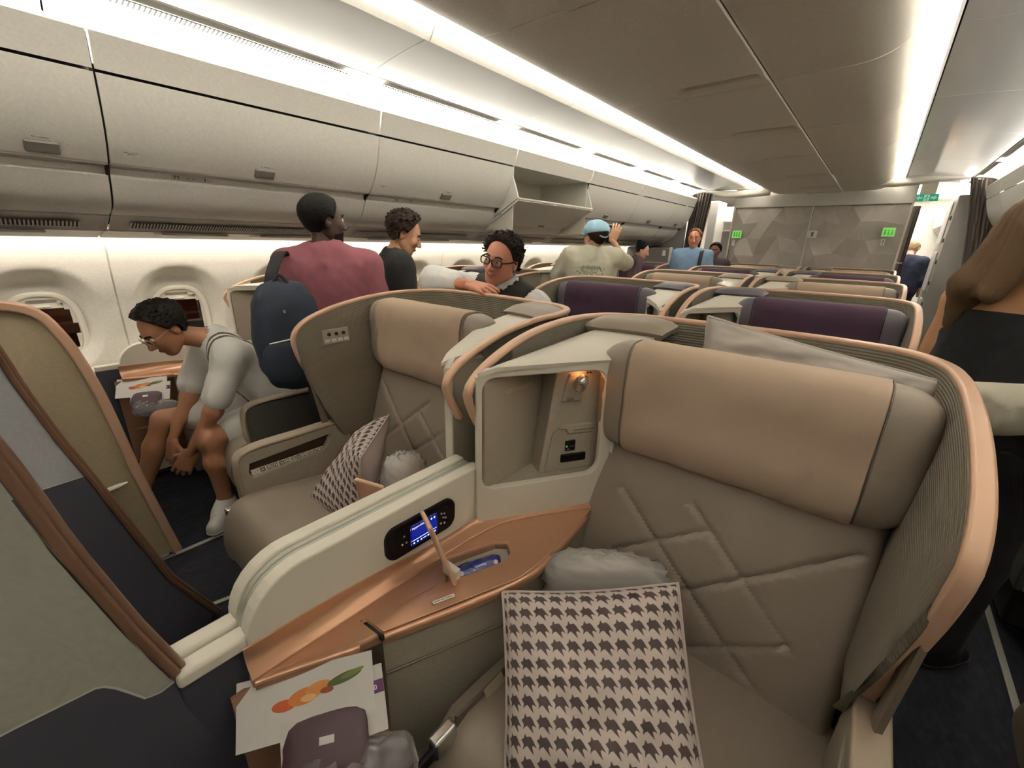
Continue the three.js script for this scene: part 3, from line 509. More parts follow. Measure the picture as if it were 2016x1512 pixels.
// headrest block and its cloth
{
  const sec = []; const H = 0.158, D = 0.075;
  for (let i = 0; i < 44; i++) { const a = 2 * Math.PI * i / 44, c = Math.cos(a), s = Math.sin(a), r = 1 / superE(c, s, 3.4); sec.push([c * r * D, s * r * H]); }
  const mk = (x0, x1, grow, n, wr, half) => { const rows = []; for (let j = 0; j <= n; j++) { const u = j / n, x = lerp(x0, x1, u); const e = half ? 0 : Math.pow(Math.abs(u - 0.5) * 2, 14), k = 1 - 0.22 * e; const l = sec.map(([dz, dy], i) => { const w = wr ? wr * (noise(x * 13, dy * 12, 3) + 0.6 * noise(x * 30 + dy * 14, dy * 9, 8)) : 0; return [x, 1.187 + (dy + Math.sign(dy) * grow * 0.6) * k, -1.125 + (dz + Math.sign(dz) * (grow + w)) * k + (dy < 0 ? 0.012 : -0.012) * -dy * 4]; }); rows.push(half ? [...l.slice(33), ...l.slice(0, 20)] : [...l, l[0]]); } return rows; };
  const body = mk(0.24, 0.948, 0, 40, 0.0015), cap = (r) => { const c = r.reduce((s, q) => [s[0] + q[0] / r.length, s[1] + q[1] / r.length, s[2] + q[2] / r.length], [0, 0, 0]); return r.map(() => c); };
  G.head = loft([cap(body[0]), ...body, cap(body[40])].map((r) => r)); G.head = mirrorX(mirrorX(G.head)); G.head.computeVertexNormals();
  G.cloth = slab(mk(0.332, 0.862, 0.004, 44, 0.007, true).map((r) => r.slice()), 0.0025);
  const seam = (x) => sweep([...sec, sec[0], sec[1]].map(([dz, dy]) => V(x, 1.187 + dy * 1.005, -1.125 + dz * 1.01 + (dy < 0 ? 0.012 : -0.012) * -dy * 4)), circ(0.002, 5), V(1, 0, 0), false);
  G.headSeam = join([seam(0.322), seam(0.866)]);
  G.headHinge = box(0.5, 0.06, 0.06, 0.6, 1.05, -1.2, 0.02);
}
// tower with its niche
const TA = [0.060, -0.735], TB = [0.283, -1.085], TL = Math.hypot(TB[0] - TA[0], TB[1] - TA[1]);
const tE = V((TB[0] - TA[0]) / TL, 0, (TB[1] - TA[1]) / TL), tN = V(-tE.z, 0, tE.x); // along the face, out of it
const faceM = (s, y, d) => basis(tE, V(0, 1, 0), tN, V(TA[0] + tE.x * s + tN.x * d, y, TA[1] + tE.z * s + tN.z * d));
const NI = { s0: 0.016, s1: 0.378, y0: 0.935, y1: 1.264 };
{
  const hole = rrect(NI.s1 - NI.s0, NI.y1 - NI.y0, 0.038, 6).map(([a, b]) => [a + (NI.s0 + NI.s1) / 2, b + (NI.y0 + NI.y1) / 2]).reverse();
  const f = ext([[0, 0.775], [TL, 0.775], [TL, 1.288], [TL - 0.02, 1.292], [0.03, 1.288], [0, 1.268]], 0.022, 0.004, [hole]);
  f.translate(0, 0, -0.018); G.towerFace = place(f, basis(tE, V(0, 1, 0), tN, V(TA[0], 0, TA[1])));
  // top of the tower rising gently to the lining
  const rows = []; for (let j = 0; j <= 8; j++) { const t = j / 8, zl = lerp(TA[1], -1.26, t), zr = lerp(TB[1], -1.29, t); const r = []; for (let i = 0; i <= 8; i++) { const u = i / 8; r.push([lerp(lerp(0.072, 0.082, t), lerp(0.283, 0.30, Math.min(1, t * 3)), u), 1.286 + 0.03 * t - (t === 0 ? 0.003 : 0) - (i === 0 ? 0.012 : 0), lerp(zl, zr, u) + (t < 0.01 ? 0.003 : 0)]); } rows.push(r); }
  G.towerTop = slab(rows.slice().reverse(), 0.012);
  const pr = []; for (let j = 0; j <= 10; j++) { const t = j / 10, r = []; for (let i = 0; i <= 10; i++) { const u = i / 10, e = Math.pow(Math.abs(u - 0.5) * 2, 6), q = Math.pow(Math.abs(t - 0.5) * 2, 6); r.push([lerp(0.075, 0.315, u), 1.308 + 0.026 * (1 - 0.7 * e) * (1 - 0.6 * q) + 0.008 * t, lerp(lerp(-1.265, -1.295, u), lerp(-1.335, -1.425, Math.min(1, u * 2)), t)]); } pr.push(r); }
  G.towerPad = slab(pr.slice().reverse(), 0.03);
  G.towerSide = box(0.016, 0.5, 0.585, 0.068, 1.03, -1.045, 0.003);
  G.towerCheek = slab([1.288, 1.1, 0.8].map((y) => [[TB[0], y, TB[1]], [0.292, y, -1.15], [0.298, y, -1.3]]), 0.01);
  const w = (s, y, d, ww, hh, dd) => place(new THREE.BoxGeometry(ww, hh, dd), faceM(s, y, d));
  // niche walls: deep cavity on the left, shallow service panel on the right
  G.nicheBack = box(0.28, 0.40, 0.008, 0.19, 1.10, -1.17, 0.002);
  G.nicheFloor = plan([[0.055, -0.757], [0.268, -1.095], [0.285, -1.19], [0.055, -1.19]], NI.y0 - 0.012, NI.y0 - 0.004);
  G.nicheRoof = plan([[0.055, -0.77], [0.268, -1.105], [0.285, -1.19], [0.055, -1.19]], NI.y1 + 0.004, NI.y1 + 0.010);
  const sp = ext([[0.205, NI.y0 - 0.01], [0.40, NI.y0 - 0.01], [0.40, NI.y1 + 0.01], [0.248, NI.y1 + 0.01]], 0.1, 0.004); sp.translate(0, 0, -0.145); G.service = place(sp, basis(tE, V(0, 1, 0), tN, V(TA[0], 0, TA[1])));
  const pocket = ext([[0.222, NI.y0], [0.375, NI.y0], [0.375, 1.052], [0.29, 1.052], [0.282, 1.07], [0.262, 1.072], [0.243, 1.062]], 0.004, 0.001); pocket.translate(0, 0, -0.0455); G.pocket = place(pocket, basis(tE, V(0, 1, 0), tN, V(TA[0], 0, TA[1])));
  const ledge = ext([[0.262, 1.078], [0.282, 1.074], [0.292, 1.058], [0.375, 1.058], [0.375, 1.084], [0.27, 1.086]], 0.012, 0.002); ledge.translate(0, 0, -0.047); G.ledge = place(ledge, basis(tE, V(0, 1, 0), tN, V(TA[0], 0, TA[1])));
  G.ledgeLine = w(0.34, 1.068, -0.034, 0.07, 0.003, 0.002);
  const lb = ext([[-0.036, -0.045], [0.026, -0.045], [0.03, 0.02], [0.012, 0.04], [-0.014, 0.038], [-0.024, 0.015]], 0.008, 0.003); G.lampBase = place(lb, faceM(0.30, 1.205, -0.047));
  const L = new THREE.LatheGeometry([[0.001, 0.0], [0.019, 0.0], [0.021, 0.006], [0.019, 0.03], [0.015, 0.042], [0.001, 0.046]].map(([a, b]) => new THREE.Vector2(a, b)), 20); L.rotateX(0.5); L.rotateX(0.2); G.lampHead = place(L, faceM(0.305, 1.212, -0.02));
  const lens = new THREE.CylinderGeometry(0.013, 0.013, 0.004, 16); lens.rotateX(0.7); G.lampLens = place(lens, faceM(0.305, 1.211, -0.0215));
  G.lampTag = w(0.292, 1.168, -0.038, 0.02, 0.007, 0.002);
  G.usb = place(new RoundedBoxGeometry(0.034, 0.036, 0.008, 2, 0.003), faceM(0.302, 1.016, -0.041));
  G.socket = place(new RoundedBoxGeometry(0.085, 0.028, 0.010, 3, 0.006), faceM(0.315, 0.974, -0.041));
  G.triMark = join([0, 1, 2].map((k) => { const c = new THREE.CylinderGeometry(0.0028, 0.0028, 0.003, 10); c.rotateX(Math.PI / 2); return place(c, faceM(0.348 + 0.0055 * Math.cos(1.57 + k * 2.094), 1.247 + 0.0055 * Math.sin(1.57 + k * 2.094), -0.044)); }));
  G.nichePlate = place(new THREE.BoxGeometry(0.115, 0.009, 0.001), basis(V(0, 0, -1), V(0, 1, 0), V(1, 0, 0), V(0.0768, 1.205, -0.895)));
  G.warmBar = w(0.315, NI.y1 - 0.004, -0.03, 0.05, 0.004, 0.008);
}
// console: copper shelf with a stowage recess, lid, flap and lower body
const SH = 0.82;
const SHELF = [[0.052, -0.135], [0.066, -0.135], [0.11, -0.225], [0.148, -0.30], [0.156, -0.325], [0.165, -0.352], [0.232, -0.52], [0.288, -0.67], [0.292, -0.74], [0.285, -0.86], [0.275, -1.0], [0.270, -1.07], [0.05, -0.72]];
const REC = [[0.158, -0.535], [0.216, -0.685], [0.205, -0.715], [0.175, -0.735], [0.150, -0.715], [0.100, -0.585]];
{
  G.shelf = plan(SHELF, SH - 0.028, SH, 0.006, [REC]);
  // band rising from the shelf to the white wall
  const A = [[0.052, 0.884, -0.135], [0.052, 0.872, -0.35], [0.052, 0.846, -0.56], [0.052, 0.838, -0.66], [0.062, 0.842, -0.76], [0.14, 0.844, -0.88], [0.275, 0.846, -1.075]], B = [[0.068, 0.8225, -0.135], [0.078, 0.8225, -0.35], [0.084, 0.8225, -0.56], [0.092, 0.8225, -0.68], [0.112, 0.8225, -0.79], [0.178, 0.8225, -0.905], [0.296, 0.8225, -1.07]];
  const a = curve(A, 40), b = curve(B, 40), rows = []; for (let k = 0; k <= 6; k++) { const t = k / 6; rows.push(a.map((p, i) => { const q = b[i], bulge = 0.010 * Math.sin(t * Math.PI); return [lerp(p.x, q.x, t) - bulge, lerp(p.y, q.y, t) - bulge * 0.2, lerp(p.z, q.z, t)]; })); }
  G.band = slab(rows, 0.004);
  G.ridge = tube(B.map(([x, y, z]) => [x, y - 0.001, z]), 0.0042, 50, 8);
  G.lid = plan([[0.107, -0.345], [0.166, -0.352], [0.287, -0.66], [0.262, -0.672], [0.228, -0.640], [0.212, -0.60]], SH + 0.0005, SH + 0.004, 0.0015);
  G.inlay = plan([[0.10, -0.345], [0.112, -0.33], [0.150, -0.505], [0.112, -0.55]], SH + 0.0003, SH + 0.0016, 0.0006);
  G.nosing = sweep(curve([[0.070, SH - 0.012, -0.14], [0.11, SH - 0.012, -0.225], [0.15, SH - 0.012, -0.305]], 16), rrect(0.018, 0.024, 0.008, 3), V(0, 1, 0));
  G.nosing2 = sweep(curve([[0.166, SH - 0.013, -0.352], [0.235, SH - 0.013, -0.52], [0.289, SH - 0.013, -0.68], [0.294, SH - 0.013, -0.76], [0.285, SH - 0.013, -0.88], [0.277, SH - 0.013, -0.98]], 30), rrect(0.018, 0.026, 0.008, 3), V(0, 1, 0));
  G.lidGap = plan([[0.104, -0.336], [0.171, -0.343], [0.171, -0.349], [0.104, -0.342]], SH - 0.012, SH + 0.0012);
  G.recBox = join([plan(REC, SH - 0.085, SH - 0.08), plan([...REC.map(([x, z]) => [lerp(x, 0.158, -0.06), lerp(z, -0.64, -0.06)])], SH - 0.085, SH - 0.012, 0, [REC.slice().reverse()])]);
  G.flap = place(new RoundedBoxGeometry(0.085, 0.175, 0.011, 3, 0.005), (() => { const Y = V(-0.042, 0.175, 0.04).normalize(), X = V(0.62, 0.63, 0.47); X.addScaledVector(Y, -X.dot(Y)).normalize(); return basis(X, Y, new THREE.Vector3().crossVectors(X, Y), V(0.136, SH + 0.088, -0.530)); })());
  G.flapHinge = box(0.05, 0.03, 0.02, 0.150, SH + 0.012, -0.556, 0.006);
  G.lower = plan([[0.07, -0.352], [0.158, -0.352], [0.226, -0.52], [0.281, -0.67], [0.284, -0.74], [0.278, -0.86], [0.262, -1.07], [0.07, -1.0]], 0.16, SH - 0.024, 0.006);
  G.lowerLine = sweep(curve([[0.162, 0.70, -0.352], [0.232, 0.70, -0.52], [0.297, 0.70, -0.69], [0.307, 0.70, -0.75]], 20), rrect(0.004, 0.006, 0.001, 1), V(0, 1, 0));
  G.pocketWall = join([plan([[0.055, -0.10], [0.062, -0.10], [0.062, -0.352], [0.055, -0.352]], 0.3, SH - 0.02), plan([[0.06, -0.12], [0.16, -0.33], [0.16, -0.352], [0.06, -0.352]], 0.5, 0.51)]);
  // divider half facing this seat (the other half is the mirror image on the neighbour)
  const dv = (x0, x1, top, r) => { const p = [[0.145, 0.2], [0.145, top - r]]; for (let i = 1; i <= 8; i++) { const t = i / 8 * Math.PI / 2; p.push([0.145 + r * (1 - Math.cos(t)), top - r + r * Math.sin(t)]); } p.push([0.76, top], [0.80, 0.9], [0.80, 0.2]); const g = ext(p.map(([a, b]) => [a, b]), x1 - x0, 0.004); g.rotateY(Math.PI / 2); g.translate(x0, 0, 0); return g; };
  G.divider = dv(0.016, 0.052, 1.0, 0.12);
  G.dividerTrack = dv(0.0, 0.017, 0.994, 0.122);
  G.dividerFront = join([box(0.04, 0.03, 0.115, 0.024, 0.882, -0.098, 0.008)]);
  G.dividerLow = box(0.03, 0.7, 0.115, 0.022, 0.52, -0.098, 0.004);
  const hs = ext(rrect(0.215, 0.088, 0.03, 6), 0.012, 0.003), hi = ext(rrect(0.165, 0.066, 0.022, 6), 0.004, 0.001), sc = new THREE.BoxGeometry(0.082, 0.056, 0.002);
  const hM = (d) => basis(V(0, -0.02, -1).normalize(), V(0, 1, -0.02).normalize(), V(1, 0, 0), V(0.052 + d, 0.916, -0.545));
  G.handset = place(hs, hM(-0.002)); G.handsetIn = place(hi, hM(0.0085)); G.screen = place(sc, hM(0.0135));
  G.handBtn = join([[-0.06, 0.012], [-0.066, -0.008], [-0.054, -0.008], [0.056, 0.016], [0.066, 0.012], [0.062, 0.002], [0.07, -0.002], [0.054, -0.012], [0.066, -0.016]].map(([a, b]) => place(new THREE.SphereGeometry(0.0028, 8, 6), hM(0.013).multiply(new THREE.Matrix4().makeTranslation(a, b, 0)))));
}
// cushion, armrest and base
{
  const rows = []; const nz = 30, nx = 26; for (let j = 0; j <= nz; j++) { const t = j / nz, r = []; for (let i = 0; i <= nx; i++) { const u = i / nx, e = Math.pow(Math.abs(u - 0.5) * 2, 8); const z = t < 0.3 ? -0.40 + 0.045 * Math.cos(lerp(-0.6, 1.57, t / 0.3)) - 0.045 : lerp(-0.445, -1.03, (t - 0.3) / 0.7), y = t < 0.3 ? 0.50 + 0.085 * Math.sin(lerp(-1.2, 1.57, t / 0.3)) : 0.585 - 0.10 * Math.pow((t - 0.3) / 0.7, 1.3); r.push([lerp(0.30, 0.935, u), y - 0.03 * e + 0.003 * noise(u * 5, t * 6, 2), z]); } rows.push(r); }
  G.cushion = slab(rows.slice().reverse(), 0.06);
  G.cushionSeam = tube([[0.312, 0.578, -0.46], [0.6, 0.59, -0.432], [0.925, 0.578, -0.46], [0.93, 0.545, -0.72], [0.93, 0.49, -0.98]], 0.004, 40, 6);
  G.base = join([box(0.62, 0.30, 0.62, 0.62, FL + 0.17, -0.90, 0.02), box(0.64, 0.09, 0.55, 0.615, 0.42, -0.74, 0.02)]);
  G.bolster = box(0.02, 0.12, 0.5, 0.935, 0.64, -0.68, 0.008);
  const prof = [[-0.445, 0.42], [-0.440, 0.76], [-0.452, 0.785], [-0.48, 0.795], [-0.90, 0.80], [-0.93, 0.42]].map(([z, y]) => [-z, y]);
  const slot = [[-0.472, 0.715], [-0.478, 0.748], [-0.80, 0.763], [-0.815, 0.757], [-0.785, 0.71], [-0.76, 0.697], [-0.50, 0.69], [-0.48, 0.69]].map(([z, y]) => [-z, y]);
  const g = ext(prof, 0.028, 0.004, [slot.reverse()]); g.rotateY(Math.PI / 2); g.translate(0.932, 0, 0); G.armFace = g;
  const g2 = ext(prof, 0.02, 0.004); g2.rotateY(Math.PI / 2); g2.translate(0.962, 0, 0); G.armOuter = g2;
  G.armSlot = box(0.003, 0.075, 0.35, 0.9635, 0.728, -0.645, 0);
  const icon = new THREE.BoxGeometry(0.30, 0.024, 0.003); G.armStrip = place(icon, basis(V(0, 0.01, 1).normalize(), V(0.55, 0.83, 0).normalize(), V(-0.83, 0.55, 0).normalize(), V(0.949, 0.6985, -0.632)));
  G.armTop = sweep(curve([[0.958, 0.60, -0.438], [0.958, 0.74, -0.436], [0.958, 0.785, -0.448], [0.958, 0.802, -0.49], [0.958, 0.806, -0.70], [0.958, 0.808, -0.90]], 30), rrect(0.056, 0.014, 0.006, 3), V(0, 0, 1));
  G.wingPanel = place(new RoundedBoxGeometry(0.115, 0.06, 0.006, 2, 0.002), basis(V(0, 0, 1), V(0.1, 1, 0).normalize(), V(-1, 0.1, 0).normalize(), V(0.915, 1.205, -0.88)));
  G.wingSockets = join([-0.032, 0, 0.032].map((d) => { const c = new THREE.CylinderGeometry(0.0075, 0.0075, 0.004, 14); c.rotateZ(Math.PI / 2); c.translate(0.9108, 1.214, -0.88 + d); return c; }));
  G.wingKeys = join([-0.042, -0.014, 0.014, 0.042].map((d) => { const c = new THREE.BoxGeometry(0.004, 0.012, 0.022); c.translate(0.911, 1.188, -0.88 + d); return c; }));
}
const screenTex = canvasTex(256, 176, (c) => { c.fillStyle = '#0a1258'; c.fillRect(0, 0, 256, 176); c.fillStyle = '#0d1a78'; c.fillRect(8, 40, 240, 80); c.fillStyle = '#dfe8ff'; c.font = 'bold 24px sans-serif'; c.fillText('Singapore Airlines', 10, 32, 130); c.fillRect(8, 128, 240, 6); for (let k = 0; k < 7; k++) { c.beginPath(); c.arc(26 + k * 34, 156, k === 3 ? 5 : 8, 0, 7); c.fill(); } c.fillRect(110, 152, 36, 6); c.beginPath(); c.arc(198, 26, 9, 0, 7); c.arc(228, 26, 9, 0, 7); c.fill(); });
const iconTex = canvasTex(512, 44, (c) => { c.fillStyle = '#e4dccb'; c.fillRect(0, 0, 512, 44); c.strokeStyle = '#3b352c'; c.lineWidth = 4; const xs = [20, 58, 96, 140, 178, 216, 262, 300, 344, 382, 426]; xs.forEach((x, i) => { c.strokeRect(x, 8, 28, 28); c.fillStyle = '#3b352c'; if (i % 3 === 1) { c.beginPath(); c.arc(x + 14, 22, 9, 0, 7); c.stroke(); } else if (i % 3 === 0) c.fillRect(x + 8, 24, 12, 6); else { c.beginPath(); c.moveTo(x + 7, 14); c.lineTo(x + 16, 28); c.lineTo(x + 24, 18); c.stroke(); } }); c.fillStyle = '#a79c88'; c.fillRect(470, 14, 6, 10); c.fillRect(484, 20, 6, 10); });
const usbTex = canvasTex(64, 64, (c) => { c.fillStyle = '#0d0c10'; c.fillRect(0, 0, 64, 64); c.fillStyle = '#c9c6d2'; c.font = '9px sans-serif'; c.fillText('in t', 10, 18); c.fillRect(10, 50, 18, 4); c.fillStyle = '#9fff4a'; c.beginPath(); c.arc(8, 34, 7, 0, 7); c.fill(); c.fillStyle = '#5a4a7a'; c.fillRect(26, 30, 30, 8); });
const plateTex = canvasTex(256, 24, (c) => { c.fillStyle = '#c2b9a6'; c.fillRect(0, 0, 256, 24); c.fillStyle = '#3c362d'; c.font = 'bold 17px sans-serif'; c.fillText('No stowage during taxi, take-off and landing', 4, 18, 248); });
const SM = { screen: std({ map: screenTex, emissive: 0xffffff, emissiveMap: screenTex, emissiveIntensity: 0.9, roughness: 0.2 }), icons: printed(iconTex, 0.4), usb: printed(usbTex, 0.3), plate: printed(plateTex, 0.6), warm: std({ color: 0xffffff, emissive: 0xffb070, emissiveIntensity: 1.2 }), slot: paint(0x6a4a34, 0.5) };
for (const k of Object.keys(G)) G[k].translate(0, -FL, 0);
const GL = {}; const side = (k, s) => { if (s > 0) return G[k]; if (!GL[k]) GL[k] = mirrorX(G[k]); return GL[k]; };

// s = 1: console on the left of the seat; s = -1: mirrored
function seatUnit(s, x, z, purple, label, group, near) {
  const t = thing('business_seat', label, 'seat', group); t.position.set(x, FL, z);
  const g = (k) => side(k, s), L = purple ? M.leatherP : M.leather, C = purple ? M.antimP : M.antim;
  const shell = part('shell', g('skin'), M.taupeDark, t); part('rim', g('rim'), M.rim, shell, 'rose copper rim'); part('lining', g('lining'), M.lining, shell, 'ribbed grey-brown fabric lining');
  part('backrest', g('back'), L, t);
  const h = part('headrest', g('head'), L, t); part('headrest_cloth', g('cloth'), C, h, purple ? 'dark purple cloth' : 'pinkish tan cloth'); part('piping', g('headSeam'), purple ? M.dark : M.taupeDark, h); part('hinge', g('headHinge'), M.dark, h);
  const tw = part('console_tower', g('towerFace'), M.white, t); part('tower_top', g('towerTop'), M.white, tw); part('tower_cheek', g('towerCheek'), M.white, tw); part('tower_pad', g('towerPad'), L, tw); part('tower_side', g('towerSide'), M.taupe, tw);
  part('niche_back', g('nicheBack'), M.taupe, tw); part('niche_floor', g('nicheFloor'), M.taupe, tw); part('niche_roof', g('nicheRoof'), M.taupe, tw); part('service_panel', g('service'), M.taupe, tw);
  const cs = part('console_shelf', g('shelf'), M.copper, t, 'copper coloured shelf'); part('back_band', g('band'), M.copper, cs); part('ridge', g('ridge'), M.copper, cs); part('lid', g('lid'), M.copper, cs); part('front_nosing', g('nosing'), M.copper, cs); part('nosing', g('nosing2'), M.copper, cs);
  const cb = part('console_body', g('lower'), M.taupe, t); part('groove', g('lowerLine'), M.taupeDark, cb); part('literature_pocket', g('pocketWall'), M.copper, cb);
  const dv = part('divider_half', g('divider'), M.white, t, 'cream half of the divider wall'); part('divider_track', g('dividerTrack'), M.track, dv); part('divider_front', g('dividerFront'), M.white, dv); part('divider_base', g('dividerLow'), M.navy, dv);
  part('seat_cushion', g('cushion'), L, t); part('cushion_piping', g('cushionSeam'), M.dark, t); part('base', g('base'), M.dark, t);
  const ar = part('armrest', g('armFace'), M.taupe, t); part('armrest_outer', g('armOuter'), M.armGrey, ar); part('armrest_cap', g('armTop'), M.armCap, ar); part('control_slot', g('armSlot'), SM.slot, ar); part('control_strip', g('armStrip'), SM.icons, ar, 'cream strip of seat control icons');
  if (near) {
    const lb = part('reading_lamp', g('lampBase'), M.taupe, t); part('lamp_head', g('lampHead'), M.chrome, lb, 'brushed metal lamp head'); part('lens', g('lampLens'), M.white, lb); part('tag', g('lampTag'), M.latch, lb);
    part('socket_recess', g('pocket'), M.taupe, tw); part('hook_ledge', g('ledge'), M.taupe, tw); part('ledge_groove', g('ledgeLine'), M.taupeDark, tw);
    part('port_panel', g('usb'), SM.usb, t, 'small dark panel of ports with a green light'); part('power_socket', g('socket'), M.black, t, 'black power socket'); part('attendant_mark', g('triMark'), M.dark, tw); part('niche_placard', g('nichePlate'), SM.plate, tw); part('niche_light', g('warmBar'), SM.warm, tw);
    part('stowage_recess', g('recBox'), M.taupe, cs); part('stowage_flap', g('flap'), M.rim, cs, 'open copper flap standing up'); part('flap_hinge', g('flapHinge'), M.white, cs); part('inlay', g('inlay'), M.copper, cs); part('lid_gap', g('lidGap'), M.dark, cs);
    const hs = part('handset', g('handset'), M.black, t, 'black handset with a blue screen'); part('handset_inset', g('handsetIn'), M.black, hs); part('screen', g('screen'), SM.screen, hs); part('buttons', g('handBtn'), M.silver, hs);
    if (s < 0) { const wp = part('socket_plate', g('wingPanel'), M.taupe, t); part('sockets', g('wingSockets'), M.dark, wp); part('keys', g('wingKeys'), M.binWhite, wp); }
    const p = new THREE.PointLight(0xffa868, 0.007, 0, 2), q = V(TA[0] + tE.x * 0.315 - tN.x * 0.03, NI.y1 - 0.012, TA[1] + tE.z * 0.315 - tN.z * 0.03); p.position.set(x + s * q.x, q.y, z + q.z); p.castShadow = true; scene.add(p);
  }
  return t;
}
const PITCH = 1.524, rowsW = ['first', 'second', 'third', 'fourth', 'fifth'];
for (let r = 0; r < 5; r++) {
  const z = -PITCH * r, pur = r % 2 === 1, hue = pur ? 'purple' : 'taupe';
  seatUnit(1, 0, z, pur, r === 0 ? 'large taupe leather seat nearest the camera with quilted back' : `${hue} headrest seat right of the centre divider in the ${rowsW[r]} row`, 'centre seats', r === 0);
  seatUnit(-1, 0, z, pur, r === 0 ? 'taupe leather seat left of the divider with a pillow standing on it' : `${hue} headrest seat left of the centre divider in the ${rowsW[r]} row`, 'centre seats', r === 0);
  if (r < 4) {
    seatUnit(1, -2.42, z - 0.2, pur, r === 0 ? 'window seat in which the man in white sits' : `left window seat in the ${rowsW[r]} row with ${hue} headrest`, 'window seats', false);
    seatUnit(-1, 2.42, z - 0.2, pur, `right window seat in the ${rowsW[r]} row beyond the standing woman`, 'window seats', false);
  }
}
// the row in front: only the backs of its shells face the camera
{
  const zo = PITCH;
  // each back turns away from its left edge; dx, dz give its run
  const mk = (label, x0, dx, dz, upper, lower, wave) => {
    const t = thing('seat_shell', label, 'seat', 'backs of the seats in front'), cols = 60, up = [], lo = [], tr = [], ed = [], tp = [];
    for (let i = 0; i <= cols; i++) { const u = Math.pow(i / cols, 1.8), x = x0 + u * dx, yt = wave(u), c1 = [], c2 = []; for (let k = 0; k <= 12; k++) { const y = lerp(1.355, yt, k / 12); c1.push([x, y, backZ(y) + zo + u * dz]); const y2 = lerp(yt, FL + 0.01, k / 12); c2.push([x, y2, backZ(y2) + zo + u * dz]); } up.push(c1); lo.push(c2); tr.push(V(x + 0.006, yt, backZ(yt) + zo + u * dz - 0.004)); tp.push(V(x, 1.362, backZ(1.36) + zo + u * dz)); }
    for (let k = 0; k <= 24; k++) { const y = lerp(1.365, FL, k / 24); ed.push(V(x0 - 0.004, y, backZ(y) + zo - 0.018)); }
    part('upper_panel', slab(up, 0.012), upper, t); part('lower_panel', slab(lo, 0.012), lower, t); part('panel_trim', sweep(tr, rrect(0.010, 0.012, 0.004, 2), V(0, 1, 0)), M.track, t, 'pale trim line between the panels');
    part('edge_rim', sweep(ed, rrect(0.020, 0.024, 0.006, 3), V(0, 0, -1)), M.rimDark, t, 'brown copper edge'); part('edge_lip', sweep(ed.map((p) => p.clone().add(V(0.012, 0, 0.004))), rrect(0.012, 0.014, 0.004, 3), V(0, 0, -1)), M.rimDark, t); part('top_rim', sweep(tp, rrect(0.03, 0.02, 0.006, 3), V(0, 1, 0)), M.rim, t);
    part('inner_side', slab([1.355, 0.9, FL + 0.01].map((y) => [0, 0.5, 1].map((u) => [x0 - 0.02 - 0.01 * u, y, backZ(y) + zo + 0.004 + u * 0.5])), 0.01), M.taupeDark, t);
  };
  const WV = [[0, 0.883], [0.03, 0.886], [0.055, 0.898], [0.066, 0.932], [0.077, 0.962], [0.09, 0.974], [0.135, 0.987], [0.196, 1.005], [1, 1.2]];
  const bump = (u) => { for (let i = 0; i < WV.length - 1; i++) if (u <= WV[i + 1][0]) return lerp(WV[i][1], WV[i + 1][1], (u - WV[i][0]) / (WV[i + 1][0] - WV[i][0])); return 1.2; };
  mk('sage back of the seat in front at the lower left corner', 0.022, 0.26, 0.62, M.sage, M.navy, bump);
  mk('blue-grey and navy back of the seat in front by the left aisle', -0.95, 0.45, 0.45, M.blueGrey, M.navy, (u) => 0.885 + 0.16 * u);
  // window seat in front, aisle side facing the camera
  const t = thing('seat_shell', 'tan side panel of the window seat in front with copper edge', 'seat', 'backs of the seats in front');
  const WB = curve([[0, 1.362, 0.75], [0, 1.362, 0.4], [0, 1.362, 0.10], [0, 1.356, 0.0], [0, 1.325, -0.065], [0, 1.238, -0.111], [0, 1.1, -0.145], [0, 0.985, -0.165], [0, 0.8, -0.185], [0, 0.605, -0.205], [0, 0.4, -0.232], [0, 0.19, -0.262]], 70);
  const rows = []; for (let i = 23; i <= 70; i++) { const y = WB[i].y - 0.004, zr = WB[i].z + 0.01, r = []; for (let k = 0; k <= 8; k++) { const z = lerp(zr, 0.75, k / 8); r.push([-1.452, y, z]); } rows.push(r); }
  part('side_panel', slab(rows, 0.02), M.tan, t);
  part('edge_rim', sweep(WB.map((p) => V(-1.452, p.y, p.z)), rrect(0.04, 0.034, 0.008, 3), V(0, 1, 0.01)), M.rim, t);
  part('side_handle', sweep(curve([[-1.437, 0.585, 0.02], [-1.435, 0.592, -0.08], [-1.437, 0.602, -0.165]], 16), rrect(0.022, 0.016, 0.006, 3), V(0, 1, 0), true, (u) => u > 0.85 ? lerp(1, 0.4, (u - 0.85) / 0.15) : 1), M.white, t, 'pale tapered grip');
  part('base_trim', box(0.012, 0.014, 1.0, -1.445, FL + 0.035, 0.27, 0.003), M.track, t);
  const bkp = []; for (let i = 0; i <= 12; i++) { const x = lerp(-1.47, -2.40, i / 12), c = []; for (let k = 0; k <= 12; k++) { const y = lerp(1.35, FL, k / 12); c.push([x, y, backZ(y) + zo - 0.002]); } bkp.push(c); }
  part('back_panel', slab(bkp, 0.006), M.blueGrey, t);
}
// window ledges along the left wall
for (const s of [-1, 1]) { const t = struct('trim_' + (s < 0 ? 2 : 3)); part('ledge', box(0.2, 0.03, 7.5, s * 2.5, 0.84, -3.0, 0.01), M.wall, t); part('ledge_face', box(0.02, 0.68, 7.5, s * 2.415, 0.5, -3.0, 0.004), M.greyPanel, t); }
